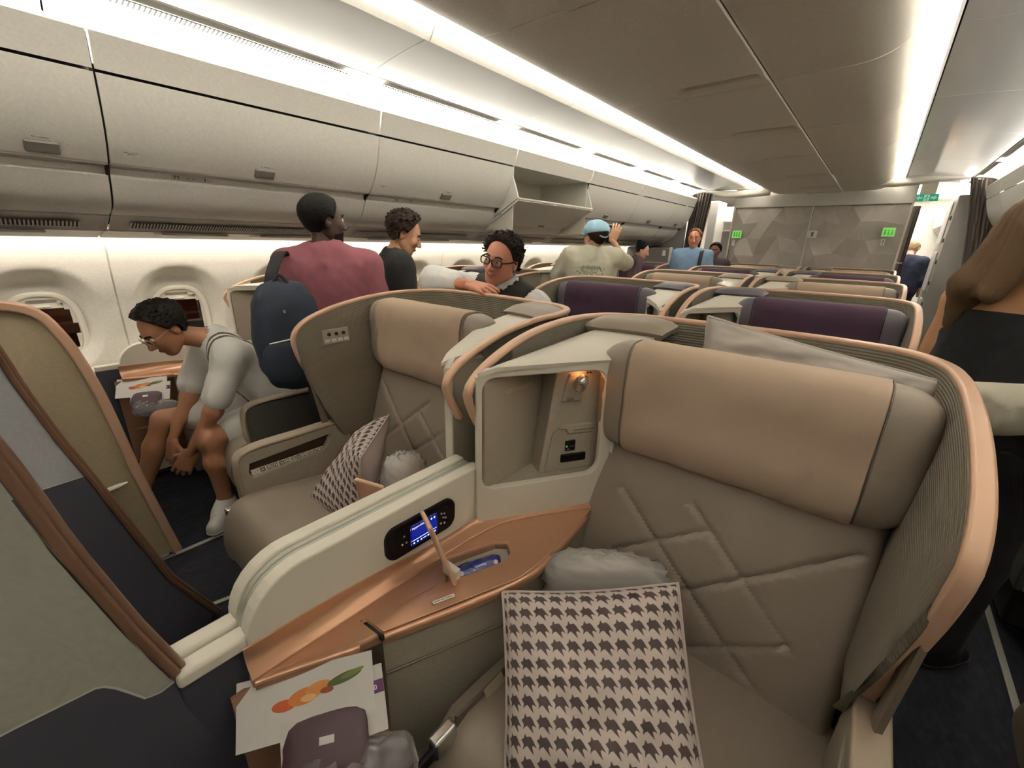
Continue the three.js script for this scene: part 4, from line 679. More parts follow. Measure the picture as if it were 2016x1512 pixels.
// ---------------------------------------------------------------- loose things on the seats
const houndT = canvasTex(512, 512, (c) => {
  c.fillStyle = '#c3b5ae'; c.fillRect(0, 0, 512, 512); c.fillStyle = '#4a3e3b'; const n = 8, u = 512 / n;
  const tooth = (x, y) => { const q = [[0, 0.38], [0.14, 0.30], [0.20, 0.10], [0.30, 0.26], [0.50, 0.22], [0.62, 0.34], [0.86, 0.70], [0.66, 0.60], [0.60, 0.66], [0.70, 0.98], [0.46, 0.74], [0.34, 0.62], [0.22, 0.66], [0.10, 0.78], [0.14, 0.56]]; c.beginPath(); q.forEach(([a, b], i) => { const X = x + (0.45 + (a - 0.45) * 1.16) * u, Y = y + (0.52 + (b - 0.52) * 1.14) * u; if (i) c.lineTo(X, Y); else c.moveTo(X, Y); }); c.fill(); };
  for (let j = -1; j <= n; j++) for (let i = -1; i <= n; i++) tooth(i * u + (j % 2 ? 0 : 0), j * u);
});
const houndTex = houndT.clone(); houndTex.repeat.set(1 / 0.26, 1 / 0.26); houndTex.needsUpdate = true;
const PM = { hound: std({ map: houndTex, roughness: 0.9, bump: clothT, bs: 0.0004, sheen: 0.2 }), plain: std({ color: 0xb9aaa4, roughness: 0.9, bump: clothT, bs: 0.0004 }), grey: std({ color: 0xa8a098, roughness: 0.88, bump: clothT, bs: 0.0003 }) };
// a pillow spanned by its corners (tl, tr, br, bl); front swells along the normal
function pillowGeo(tl, tr, br, bl, thick, wr, sd, front) {
  const n = 40, rows = [], A = V(...tl), B = V(...tr), C = V(...br), D = V(...bl);
  const nrm = new THREE.Vector3().crossVectors(B.clone().sub(A), D.clone().sub(A)).normalize().negate();
  for (let j = 0; j <= n; j++) { const v = j / n, r = []; for (let i = 0; i <= n; i++) {
    const u = i / n, e = 1 - 0.045 * Math.sin(u * Math.PI), f = 1 - 0.045 * Math.sin(v * Math.PI), uu = 0.5 + (u - 0.5) * f, vv = 0.5 + (v - 0.5) * e;
    const p = A.clone().lerp(B, uu).lerp(D.clone().lerp(C, uu), vv), a = 1 - Math.pow(Math.abs(2 * u - 1), 3.2), b = 1 - Math.pow(Math.abs(2 * v - 1), 3.2);
    let h = thick * 0.5 * Math.sqrt(Math.max(0, a * b)); const rim = Math.min(1, 6 * Math.min(u, 1 - u, v, 1 - v));
    h += wr * (noise(u * 4 + sd, v * 5, sd) + 0.5 * noise(u * 9 + v * 5, v * 8 - u * 6, sd + 3) + 0.9 * Math.max(0, noise(u * 2.2 + v * 5 + sd, v * 2 - u * 2, 7))) * (0.35 + 0.65 * rim) * Math.min(1, 12 * Math.min(u, 1 - u, v, 1 - v));
    p.addScaledVector(nrm, front ? h : -h); r.push([p.x, p.y, p.z]);
  } rows.push(r); }
  return loft(front ? rows.slice().reverse() : rows);
}
function pillow(label, c, thick, wr, sd, fm, bm) {
  const t = thing('pillow', label, 'pillow', fm === PM.hound ? 'houndstooth pillows' : undefined);
  part('front_face', pillowGeo(...c, thick, wr, sd, true), fm, t); part('back_face', pillowGeo(...c, thick, wr, sd, false), bm, t);
  const ring = [...c, c[0]], P = []; for (let k = 0; k < 4; k++) for (let i = 0; i < 10; i++) { const w = Math.sin(Math.PI * i / 10), q = V(...ring[k]).lerp(V(...ring[k + 1]), i / 10), cc = V(...c[0]).add(V(...c[1])).add(V(...c[2])).add(V(...c[3])).multiplyScalar(0.25); P.push(q.lerp(cc, 0.045 * w)); } P.push(P[0].clone());
  part('piping', sweep(P, circ(0.004, 6), V(0.2, 1, 0.1), false), bm, t);
}
pillow('houndstooth pillow leaning on the nearest seat', [[0.279, 0.818, -0.60], [0.598, 0.872, -0.84], [0.80, 0.655, -0.545], [0.49, 0.60, -0.365]], 0.13, 0.017, 2.3, PM.hound, PM.plain);
pillow('houndstooth pillow standing on edge on the seat left of the divider', [[-0.68, 0.885, -0.955], [-0.40, 0.90, -0.65], [-0.41, 0.60, -0.62], [-0.74, 0.60, -0.60]].map((p) => p), 0.15, 0.008, 5.1, PM.hound, PM.plain);
pillow('houndstooth pillow behind the man in white', [[-2.05, 0.98, -1.20], [-1.62, 0.98, -1.2], [-1.60, 0.64, -1.08], [-2.03, 0.64, -1.08]], 0.14, 0.006, 8.4, PM.hound, PM.plain);
pillow('plain grey pillow stuffed behind the nearest headrest', [[0.435, 1.405, -1.33], [0.965, 1.325, -1.30], [0.96, 1.15, -1.26], [0.44, 1.15, -1.26]], 0.08, 0.022, 3.7, PM.grey, PM.grey);
// folded blankets in clear plastic bags
function bag(label, c, r, rot, sd) {
  const t = thing('blanket_bag', label, 'blanket', 'blankets in plastic bags'); const mk = (k, w, f) => { const rows = []; for (let j = 0; j <= 26; j++) { const a = Math.PI * j / 26 - Math.PI / 2, l = []; for (let i = 0; i <= 40; i++) { const b = 2 * Math.PI * i / 40, ca = Math.cos(a), q = superE(ca * Math.cos(b), superE(ca * Math.sin(b), Math.sin(a), 3), 3) || 1; let x = ca * Math.cos(b) / q, y = Math.sin(a) / q, z = ca * Math.sin(b) / q; const d = k + w * (noise(x * f + sd, y * f * 2.2, z * f) + Math.abs(noise(x * 9 + sd, y * 5, z * 9))); l.push([x * r[0] * d, y * r[1] * d, z * r[2] * d]); } rows.push(l); } return loft(rows); };
  const g = mk(0.92, 0.03, 3), h = mk(1.0, 0.14, 7); const Mx = new THREE.Matrix4().makeRotationFromEuler(new THREE.Euler(...rot)).setPosition(...c);
  part('blanket', place(g, Mx), PM.plain, t); part('plastic_wrap', place(h, Mx), M.plastic, t, 'crinkled clear plastic');
}
bag('plastic-wrapped blanket behind the pillow on the nearest seat', [0.43, 0.775, -0.83], [0.15, 0.075, 0.045], [-0.3, 0.55, 0.18], 1.4);
bag('plastic-wrapped blanket beside the pillow left of the divider', [-0.36, 0.76, -0.79], [0.075, 0.105, 0.08], [-0.2, 0.5, 0.2], 4.2);
// menus and kits in the literature pockets
const menuT = canvasTex(512, 300, (c) => { c.fillStyle = '#e4e0dc'; c.fillRect(0, 0, 512, 300); const blob = (x, y, a, b, k, r = 0) => { c.fillStyle = k; c.beginPath(); c.ellipse(x, y, a, b, r, 0, 7); c.fill(); }; blob(170, 150, 45, 26, '#b8532c'); blob(245, 130, 62, 36, '#c8763a', -0.2); blob(300, 110, 52, 30, '#d08c4a', -0.2); blob(260, 142, 30, 16, '#e2b27a'); blob(400, 92, 70, 22, '#4c5a2c', -0.25); blob(430, 80, 50, 12, '#6d7a40', -0.3); blob(330, 128, 26, 14, '#8c4a22'); });
const menu2T = canvasTex(512, 300, (c) => { c.fillStyle = '#ddd8d2'; c.fillRect(0, 0, 512, 300); c.fillStyle = '#5b2c5c'; c.fillRect(250, 70, 262, 60); c.fillStyle = '#efe6ee'; c.font = 'bold 34px sans-serif'; c.fillText('A350', 400, 114); c.fillStyle = '#8a7f78'; c.fillRect(40, 60, 60, 12); });
const mkMenu = (dx, dz, tag) => {
  const paper = paint(0xe6e3df, 0.6), q = (x, y, z) => V(x + dx, y, z + dz);
  const sheet = (tl, tr, bl, tex, name, label, n) => { const t = thing(name, label, 'booklet', 'booklets in the seat pockets'); const X = tr.clone().sub(tl), Y = tl.clone().sub(bl), w = X.length(), h = Y.length(); X.normalize(); const N = new THREE.Vector3().crossVectors(X, Y).normalize(); const Yp = new THREE.Vector3().crossVectors(N, X).normalize(); const c = tl.clone().addScaledVector(X, w / 2).addScaledVector(Yp, -h / 2); part('cover', place(new THREE.BoxGeometry(w, h, 0.0015), basis(X, Yp, N, c.clone().addScaledVector(N, n))), printed(tex, 0.35, { clearcoat: 0.3 }), t); part('pages', place(new THREE.BoxGeometry(w, h - 0.002, n * 1.6), basis(X, Yp, N, c)), paper, t); };
  sheet(q(0.040, 0.805, -0.118), q(0.172, 0.81, -0.318), q(0.098, 0.715, -0.085), menuT, 'menu_booklet', `white menu booklet with an orange food picture ${tag}`, 0.004);
  sheet(q(0.095, 0.775, -0.165), q(0.192, 0.785, -0.325), q(0.16, 0.69, -0.13), menu2T, 'guide_booklet', `white and purple booklet in front of the menu ${tag}`, 0.003);
  const k = thing('amenity_kit', `dark purple amenity pouch lying on the booklets ${tag}`, 'pouch', 'amenity pouches');
  const kg = new THREE.SphereGeometry(1, 28, 20); { const p = kg.attributes.position; for (let i = 0; i < p.count; i++) { const x = p.getX(i), y = p.getY(i), z = p.getZ(i), s = superE(x, z, 4), d = 1 + 0.05 * noise(x * 3, y * 3, z * 3); p.setXYZ(i, x / (s || 1) * Math.min(1, Math.hypot(x, z)) * 0.075 * d, y * 0.022 * d, z / (s || 1) * Math.min(1, Math.hypot(x, z)) * 0.055 * d); } kg.computeVertexNormals(); }
  const km = basis(V(0.6, 0.05, -0.8).normalize(), V(0.5, 0.78, 0.36).normalize(), V(0.642, -0.616, 0.443).normalize(), V(0.20 + dx, 0.705, -0.195 + dz)); part('pouch_body', place(kg, km), paint(0x4d3a3f, 0.6, { sheen: 0.3 }), k); part('white_tab', place(new THREE.BoxGeometry(0.026, 0.0012, 0.012), km.clone().multiply(new THREE.Matrix4().makeTranslation(0.005, 0.0235, -0.012))), paint(0xdedede, 0.5), k);
  const st = thing('slipper_pack', `dark slippers in shiny clear plastic ${tag}`, 'slippers', 'slipper packs');
  const rows = []; for (let j = 0; j <= 20; j++) { const l = []; for (let i = 0; i <= 30; i++) { const a = 2 * Math.PI * i / 30, u = j / 20, e = Math.sqrt(Math.max(0.002, 1 - Math.pow(2 * u - 1, 6))); l.push([(u - 0.5) * 0.2, Math.sin(a) * 0.018 * e + 0.006 * noise(u * 9, Math.cos(a) * 5, 2), Math.cos(a) * 0.05 * e + 0.008 * noise(u * 12, i, 5)]); } rows.push(l); }
  const sm = basis(V(0.55, -0.15, -0.82).normalize(), V(0.62, 0.72, 0.28).normalize(), V(0.548, -0.662, 0.489).normalize(), V(0.262 + dx, 0.665, -0.22 + dz)); part('slippers', place(loft(rows), sm), paint(0x453a3e, 0.6), st); const wrap = loft(rows); wrap.scale(1.08, 1.25, 1.15); { const p = wrap.attributes.position; for (let i = 0; i < p.count; i++) p.setY(i, p.getY(i) + 0.006 * Math.abs(noise(p.getX(i) * 60, p.getZ(i) * 60, 3))); wrap.computeVertexNormals(); } part('plastic_wrap', place(wrap, sm), std({ color: 0xffffff, roughness: 0.06, transmission: 0.9, thickness: 0 }), st);
};
mkMenu(0, 0, 'at the lower edge of the picture');
mkMenu(-2.42, -0.2, 'beside the window');
// blue pouch in the stowage recess
{
  const t = thing('headset_pouch', 'blue plastic headset pouch in the open stowage recess', 'pouch'); const rows = [];
  for (let j = 0; j <= 24; j++) { const u = j / 24, l = []; for (let i = 0; i <= 24; i++) { const a = 2 * Math.PI * i / 24, e = Math.pow(Math.max(0.0, 1 - Math.pow(2 * u - 1, 6)), 0.5); l.push([(u - 0.5) * 0.155, Math.sin(a) * 0.024 * e + 0.005 * noise(u * 7, Math.cos(a) * 3, 2) + 0.003 * Math.abs(noise(u * 16, i * 0.4, 6)), Math.cos(a) * 0.026 * e]); } rows.push(l); }
  const X = V(0.062, 0, -0.15).normalize(), m = basis(X, V(0, 1, 0), V(-X.z, 0, X.x).negate().negate(), V(0.156, SH - 0.038, -0.635));
  part('pouch_body', place(loft(rows), m), std({ color: 0x16226e, roughness: 0.3, clearcoat: 0.5 }), t);
  const lt = canvasTex(128, 32, (c) => { c.fillStyle = '#16226e'; c.fillRect(0, 0, 128, 32); c.fillStyle = '#dfe2f2'; c.font = 'bold 22px sans-serif'; c.fillText('Amenity', 8, 23, 112); });
  part('lettering', place(new THREE.BoxGeometry(0.045, 0.001, 0.011), m.clone().multiply(new THREE.Matrix4().makeTranslation(0.012, 0.022, 0.011)).multiply(new THREE.Matrix4().makeRotationX(0.5))), printed(lt, 0.35), t);
  for (const x of [-0.045, 0.05]) part('white_dot', place(new THREE.CylinderGeometry(0.006, 0.006, 0.002, 14), m.clone().multiply(new THREE.Matrix4().makeTranslation(x, 0.0195, 0.015)).multiply(new THREE.Matrix4().makeRotationX(0.6))), paint(0xe8e8ee, 0.4), t);
  const n = solo('console_notice', place(new RoundedBoxGeometry(0.052, 0.0012, 0.010, 2, 0.0005), basis(V(0.37, 0, -0.93).normalize(), V(0, 1, 0), V(0.93, 0, 0.37).normalize(), V(0.196, SH + 0.0048, -0.49))), printed(canvasTex(128, 24, (c) => { c.fillStyle = '#ece6da'; c.fillRect(0, 0, 128, 24); c.fillStyle = '#8d7f70'; for (const [x, w] of [[10, 30], [46, 22], [74, 40]]) c.fillRect(x, 9, w, 6); }), 0.4), 'small white notice strip on the copper console lid', 'sign');
}
// seat belt of the nearest seat
{
  const t = thing('seat_belt', 'brown seat belt with a metal buckle beside the nearest cushion', 'seat belt');
  part('webbing', sweep(curve([[0.325, 0.60, -0.92], [0.322, 0.625, -0.70], [0.318, 0.62, -0.52], [0.316, 0.628, -0.41]], 24), rrect(0.006, 0.046, 0.002, 2), V(0, 1, 0)), paint(0x5d5044, 0.85), t);
  part('buckle', place(new RoundedBoxGeometry(0.03, 0.05, 0.06, 3, 0.009), new THREE.Matrix4().makeTranslation(0.316, 0.628, -0.375)), M.chrome, t, 'shiny chrome buckle');
  part('tongue', box(0.012, 0.03, 0.05, 0.318, 0.62, -0.325, 0.004), M.black, t);
  part('belt_tag', place(new THREE.BoxGeometry(0.002, 0.03, 0.06), basis(V(0.9, 0.4, 0).normalize(), V(-0.4, 0.9, 0).normalize(), V(0, 0, 1), V(0.3285, 0.635, -0.52))), paint(0xa99c84, 0.6), t);
  const u = thing('seat_belt', 'metal belt buckle by the left seat cushion near the white shoe', 'seat belt'); part('buckle', box(0.03, 0.045, 0.03, -0.95, 0.565, -0.385, 0.006), M.chrome, u); part('webbing', box(0.008, 0.04, 0.18, -0.95, 0.55, -0.49, 0.003), paint(0x5d5044, 0.85), u);
}
// ---------------------------------------------------------------- people
const smin = (a, b, k) => { const h = Math.max(k - Math.abs(a - b), 0) / k; return Math.min(a, b) - h * h * k * 0.25; };
function capD(c, x, y, z) { // tapered capsule [ax,ay,az,bx,by,bz,ra,rb]
  const dx = c[3] - c[0], dy = c[4] - c[1], dz = c[5] - c[2], L = dx * dx + dy * dy + dz * dz || 1e-9;
  let t = ((x - c[0]) * dx + (y - c[1]) * dy + (z - c[2]) * dz) / L; t = t < 0 ? 0 : t > 1 ? 1 : t;
  return Math.hypot(x - c[0] - t * dx, y - c[1] - t * dy, z - c[2] - t * dz) - (c[6] + (c[7] - c[6]) * t);
}
const cap = (a, b, ra, rb) => [a[0], a[1], a[2], b[0], b[1], b[2], ra, rb];
const field = (caps, k, grow = 0) => (x, y, z) => { let d = 9; for (const c of caps) d = smin(d, capD(c, x, y, z), k); return d - grow; };
function boundsOf(caps, pad) { const lo = [9, 9, 9], hi = [-9, -9, -9]; lo.fill(99); hi.fill(-99); for (const c of caps) for (let q = 0; q < 3; q++) { const r = Math.max(c[6], c[7]) + pad; lo[q] = Math.min(lo[q], c[q] - r, c[q + 3] - r); hi[q] = Math.max(hi[q], c[q] + r, c[q + 3] + r); } return [lo, hi]; }
const meshOf = (caps, k, grow, h, mod) => { const f0 = field(caps, k, grow), f = mod ? (x, y, z) => mod(f0(x, y, z), x, y, z) : f0, [lo, hi] = boundsOf(caps, grow + 3 * h); return nets(f, lo, hi, h); };
const mix = (a, b, t) => [lerp(a[0], b[0], t), lerp(a[1], b[1], t), lerp(a[2], b[2], t)];
const add = (a, b) => [a[0] + b[0], a[1] + b[1], a[2] + b[2]];
const ell = (x, y, z, c, r) => { const k = Math.hypot((x - c[0]) / r[0], (y - c[1]) / r[1], (z - c[2]) / r[2]); return (k - 1) * Math.min(r[0], r[1], r[2]); };

// head in its own frame: +z face, +y crown, +x the person's left
function headField(x, y, z) {
  const ax = Math.abs(x);
  let d = ell(x, y, z, [0, 0.03, -0.012], [0.076, 0.088, 0.096]);
  d = smin(d, ell(x, y, z, [0, -0.028, 0.024], [0.060, 0.080, 0.068]), 0.03);
  d = smin(d, Math.hypot(x, y + 0.096, z - 0.062) - 0.020, 0.03);
  d = smin(d, capD([0.05, -0.05, 0.0, 0.022, -0.09, 0.05, 0.018, 0.016], ax, y, z), 0.03);
  d = smin(d, Math.hypot(ax - 0.036, y + 0.018, z - 0.062) - 0.022, 0.02);
  d = smin(d, capD([0, 0.030, 0.082, 0.036, 0.030, 0.072, 0.010, 0.010], ax, y, z), 0.012);
  const e = Math.hypot(ax - 0.031, y - 0.010, (z - 0.098) * 0.8) - 0.013; d = -smin(-d, e, 0.012);
  d = smin(d, capD([0, 0.012, 0.088, 0, -0.026, 0.109, 0.0075, 0.0125], x, y, z), 0.012);
  d = smin(d, Math.hypot(ax - 0.011, y + 0.031, z - 0.098) - 0.0085, 0.008);
  d = smin(d, capD([0, -0.056, 0.089, 0.017, -0.058, 0.080, 0.0065, 0.004], ax, y, z), 0.006);
  d = smin(d, capD([0, -0.067, 0.088, 0.014, -0.066, 0.080, 0.007, 0.004], ax, y, z), 0.006);
  const ear = ell(ax, y, z, [0.078, -0.002, -0.014], [0.010, 0.032, 0.019]); d = smin(d, Math.max(ear, -(Math.hypot(ax - 0.092, y - 0.002, z + 0.010) - 0.013)), 0.008);
  return d;
}
function hand(side, curl, spread = 0) { // wrist at the origin, fingers along +y, back of the hand +z, thumb towards +x*side
  const C = []; for (let i = 0; i < 4; i++) C.push(cap([-0.02 + 0.0135 * i, 0.0, 0], [-0.031 + 0.021 * i, 0.088 + 0.006 * Math.sin(i), 0.002], 0.015, 0.0105));
  const F = [[-0.033, 0.086, 0.058], [-0.011, 0.095, 0.074], [0.011, 0.097, 0.078], [0.033, 0.092, 0.070]], fing = [];
  F.forEach(([x, y, L], i) => { let p = [x, y, 0.002], a = curl * 0.35, fx = (x / 0.033) * (0.08 + spread); for (const [k, r0, r1] of [[0.42, 0.0098, 0.0088], [0.33, 0.0088, 0.008], [0.25, 0.008, 0.0066]]) { const q = [p[0] + L * k * Math.sin(fx), p[1] + L * k * Math.cos(a) * Math.cos(fx), p[2] - L * k * Math.sin(a)]; fing.push(cap(p, q, r0, r1)); p = q; a += curl * 0.55; } });
  const th = [cap([0.026, 0.022, -0.004], [0.052, 0.052, -0.016], 0.014, 0.0115), cap([0.052, 0.052, -0.016], [0.060, 0.078, -0.022 - 0.01 * curl], 0.0112, 0.0098), cap([0.060, 0.078, -0.022 - 0.01 * curl], [0.058, 0.102, -0.03 - 0.014 * curl], 0.0098, 0.0078)];
  const all = [...C, ...fing, ...th], f = (x, y, z) => { let d = field(C, 0.016)(x, y, z); for (const c of fing) d = smin(d, capD(c, x, y, z), 0.005); for (const c of th) d = smin(d, capD(c, x, y, z), 0.008); return d; };
  const [lo, hi] = boundsOf(all, 0.012); const g = nets(f, lo, hi, 0.0042); return side < 0 ? mirrorX(g) : g;
}
function handAt(w, dir, backN, side, curl) { const Y = V(...dir).normalize(), Z = V(...backN); Z.addScaledVector(Y, -Z.dot(Y)).normalize(); const X = new THREE.Vector3().crossVectors(Y, Z); return place(hand(side, curl), basis(X, Y, Z, V(...w))); }
// joints of a standing figure; l is the person's left
function stand(bx, bz, yaw, h, o = {}) {
  const s = h / 1.75, c = Math.cos(yaw), q = Math.sin(yaw), P = (x, y, z) => [bx + s * (x * c + z * q), FL + s * y, bz + s * (-x * q + z * c)], w = o.wide || 1;
  const J = { s, pel: P(0, 0.95, 0), nb: P(0, 1.455, -0.01), hd: P(0, 1.632, 0.03), shL: P(0.185 * w, 1.41, -0.01), shR: P(-0.185 * w, 1.41, -0.01), elL: P(0.245 * w, 1.12, -0.03), elR: P(-0.245 * w, 1.12, -0.03), wrL: P(0.25 * w, 0.87, 0.04), wrR: P(-0.25 * w, 0.87, 0.04), hpL: P(0.09, 0.93, 0), hpR: P(-0.09, 0.93, 0), knL: P(0.10, 0.50, 0.02), knR: P(-0.10, 0.50, 0.02), anL: P(0.10, 0.085, -0.02), anR: P(-0.10, 0.085, -0.02), toL: P(0.12, 0.04, 0.13), toR: P(-0.12, 0.04, 0.13), P };
  return J;
}
const skinM = (hex) => std({ color: hex, roughness: 0.55, bump: grainT, bs: 0.0003, sheen: 0.1 });
const clothM = (hex, rough = 0.9) => std({ color: hex, roughness: rough, bump: clothT, bs: 0.0005, sheen: 0.15 });
const hairM = (hex) => std({ color: hex, roughness: 0.65, specularIntensity: 0.25, bump: grainT, bs: 0.001 });
function person(label, J, o) {
  const t = thing('person', label, 'person'), s = J.s, cell = o.cell || 0.011, up = V(...J.nb).sub(V(...J.pel)).normalize();
  const H = new THREE.Matrix4().compose(V(...J.hd), new THREE.Quaternion().setFromEuler(new THREE.Euler(o.head[1], o.head[0], o.head[2] || 0, 'YXZ')), V(1, 1, 1).multiplyScalar(s * (o.headS || 1.03)));
  const hb = V(0, -0.055, -0.018).applyMatrix4(H).toArray();
  const torso = []; for (const k of ['L', 'R']) { const A = add(mix(J.nb, J['sh' + k], 0.56), [-up.x * 0.085 * s, -up.y * 0.085 * s, -up.z * 0.085 * s]); torso.push(cap(A, J['hp' + k], 0.098 * s, 0.108 * s), cap(J['sh' + k], J.nb, 0.058 * s, 0.052 * s)); }
  torso.push(cap(mix(J.nb, J.pel, 0.15), J.pel, 0.085 * s, 0.115 * s));
  const neck = cap(J.nb, hb, 0.056 * s, 0.050 * s), arms = [], legs = [];
  for (const k of ['L', 'R']) { arms.push(cap(J['sh' + k], J['el' + k], 0.052 * s, 0.041 * s), cap(J['el' + k], J['wr' + k], 0.041 * s, 0.026 * s)); legs.push(cap(J['hp' + k], J['kn' + k], 0.085 * s, 0.056 * s), cap(J['kn' + k], mix(J['kn' + k], J['an' + k], 0.35), 0.052 * s, 0.055 * s), cap(mix(J['kn' + k], J['an' + k], 0.35), J['an' + k], 0.055 * s, 0.036 * s), cap(J['an' + k], J['to' + k], 0.036 * s, 0.028 * s)); }
  const bodyCaps = [...torso, neck, ...arms, ...legs], hs = [];
  if (o.handL) hs.push(handAt(J.wrL, ...o.handL)); if (o.handR) hs.push(handAt(J.wrR, ...o.handR));
  const hh = o.fine || 0.0048, hg = nets(headField, [-0.1, -0.135, -0.125], [0.1, 0.135, 0.135], hh); place(hg, H);
  const body = part('body', join([meshOf(bodyCaps, 0.03, 0, cell), hg, ...hs]), skinM(o.skin), t, 'skin');
  const inH = (x, y, z) => o.hair.f(x, y, z);
  if (o.hair) { const g = nets(inH, o.hair.lo || [-0.12, -0.14, -0.15], o.hair.hi || [0.12, 0.16, 0.14], o.hair.h || hh); part('hair', place(g, H), hairM(o.hair.color), t); }
  const hp = (n, g, m) => part(n, place(g, H), m, t);
  if (o.face) {
    const wm = paint(cell > 0.0115 ? o.skin : 0xd8d0c6, 0.3), im = paint(0x1c120c, 0.15), bm = hairM(o.brow || 0x1d1611), lm = paint(o.lip || 0xa8655a, 0.5);
    for (const k of [-1, 1]) { hp('eye', new THREE.SphereGeometry(0.0118, 14, 10).translate(k * 0.031, 0.0095, 0.0775), wm); hp('iris', new THREE.SphereGeometry(0.0062, 10, 8).translate(k * 0.031 + (o.gaze || 0), 0.0095 - (o.down || 0), 0.0845), im); hp('eyebrow', sweep(curve([[k * 0.014, 0.030, 0.092], [k * 0.032, 0.036, 0.088], [k * 0.048, 0.029, 0.076]], 10), rrect(0.006, 0.007, 0.0025, 2), V(0, 1, 0)), bm); }
    const sm = o.smile || 0; hp('lips', sweep(curve([[-0.021 - sm * 0.005, -0.060 + sm * 0.008, 0.080], [-0.009, -0.0615, 0.0925], [0, -0.0615, 0.0945], [0.009, -0.0615, 0.0925], [0.021 + sm * 0.005, -0.060 + sm * 0.008, 0.080]], 16), rrect(0.006, 0.0085, 0.0028, 3), V(0, 1, 0)), lm);
  }
  if (o.beard) hp('beard', nets((x, y, z) => Math.max(headField(x, y, z) - 0.0035 - 0.0015 * noise(x * 150, y * 150, z * 150), y + 0.05 - 0.2 * (z - 0.06), -(z - 0.02), -(Math.hypot(x, (y + 0.061) * 1.8, z - 0.095) - 0.02)), [-0.08, -0.13, 0], [0.08, -0.04, 0.12], 0.0045), hairM(o.beard));
  if (o.glasses) {
    const gm = paint(o.glasses, 0.25), r = o.gr || 0.0028;
    for (const k of [-1, 1]) { const L = rrect(0.052, 0.033, 0.011, 4).map(([a, b]) => V(k * 0.0335 + a, 0.008 + b, 0.1035 - Math.abs(a + k * 0.02) * 0.12)); L.push(L[0].clone(), L[1].clone()); hp('glasses_rim', sweep(L, rrect(r * 1.4, r * 1.6, r * 0.5, 2), V(0, 0, 1), false), gm); hp('glasses_temple', tube([[k * 0.060, 0.014, 0.098], [k * 0.074, 0.014, 0.06], [k * 0.081, 0.012, 0.0], [k * 0.08, -0.008, -0.03]], r, 16, 6), gm); const ln = ext(rrect(0.049, 0.03, 0.01, 4), 0.0015); ln.translate(k * 0.0335, 0.008, 0.101); hp('lens', ln, glass); }
    hp('glasses_bridge', tube([[-0.009, 0.013, 0.104], [0, 0.016, 0.107], [0.009, 0.013, 0.104]], r, 8, 6), gm);
  }
  if (o.shirt) {
    const sh = [...torso], f = o.shirt.sleeve, bag = o.shirt.bag || 0.014, ab = o.shirt.arm || 0;
    for (const k of ['L', 'R']) { const a = J['sh' + k], e = J['el' + k], w = J['wr' + k]; sh.push(cap(a, mix(a, e, Math.min(1, f)), 0.056 * s + ab * 0.5, (f <= 1 ? 0.055 : 0.048) * s + ab)); if (f > 1) sh.push(cap(e, mix(e, w, f - 1), 0.048 * s + ab, 0.040 * s + ab * 0.5)); }
    const hem = add(J.pel, [-up.x * (o.shirt.hem || 0.06) * s, -up.y * (o.shirt.hem || 0.06) * s, -up.z * (o.shirt.hem || 0.06) * s]); const sd = o.shirt.seed || 1;
    const cut = (d, x, y, z) => Math.max(d + 0.0075 * noise(x * 13 + sd, y * 8 + 4 * x, z * 13) + 0.004 * noise(x * 30 + y * 12, y * 22 + sd, z * 30), -((x - hem[0]) * up.x + (y - hem[1]) * up.y + (z - hem[2]) * up.z), -(capD(neck, x, y, z) - 0.006), o.shirt.cut ? o.shirt.cut(x, y, z) : -9);
    const m = part(o.shirt.name || 'shirt', meshOf(sh, 0.04, bag, o.shirt.cell || cell, cut), clothM(o.shirt.color), t, o.shirt.label);
    if (o.shirt.stripes) for (const [pt, n, w] of o.shirt.stripes) { const nn = V(...n).normalize(); part('stripe', meshOf(sh, 0.04, bag + 0.002, 0.006, (d, x, y, z) => Math.max(cut(d, x, y, z), Math.abs((x - pt[0]) * nn.x + (y - pt[1]) * nn.y + (z - pt[2]) * nn.z) - w, z > pt[3] ? 1 : -1)), clothM(0x4f4a38), m, 'dark stripe'); }
    if (o.shirt.collar) { const N = V(...hb).sub(V(...J.nb)).normalize(); const ring = []; const A = V(0.3, 0.1, 0.9).cross(N).normalize(), B = new THREE.Vector3().crossVectors(N, A); for (let i = 0; i <= 24; i++) { const a = 2 * Math.PI * i / 24; ring.push(V(...J.nb).addScaledVector(N, 0.03 * s).addScaledVector(A, 0.066 * s * Math.cos(a)).addScaledVector(B, 0.066 * s * Math.sin(a))); } part('collar', sweep(ring, rrect(0.008, 0.04, 0.003, 2), N, false), clothM(o.shirt.collar), m); }
    if (o.vest) part('vest', meshOf(torso, 0.04, bag + 0.010, cell, (d, x, y, z) => Math.max(d, -(capD(neck, x, y, z) - 0.030), -((x - hem[0]) * up.x + (y - hem[1]) * up.y + (z - hem[2]) * up.z), -(Math.hypot(x - J.shR[0], (y - J.shR[1]) , z - J.shR[2]) - 0.098 * s), -(Math.hypot(x - J.shL[0], y - J.shL[1], z - J.shL[2]) - 0.098 * s))), clothM(o.vest), t, 'dark vest');
  }
  if (o.pants) {
    const pc = [], f = o.pants.len; for (const k of ['L', 'R']) { const h = J['hp' + k], n = J['kn' + k], a = J['an' + k]; pc.push(cap(h, mix(h, n, Math.min(1, f)), 0.09 * s, (f < 1 ? 0.078 : 0.062) * s)); if (f > 1) pc.push(cap(n, mix(n, a, f - 1), 0.064 * s, 0.052 * s)); } pc.push(cap(J.hpL, J.hpR, 0.11 * s, 0.11 * s));
    part(o.pants.name || 'trousers', meshOf(pc, 0.025, 0.014, cell, (d, x, y, z) => d + 0.003 * noise(x * 16, y * 10, z * 16)), clothM(o.pants.color), t);
  }
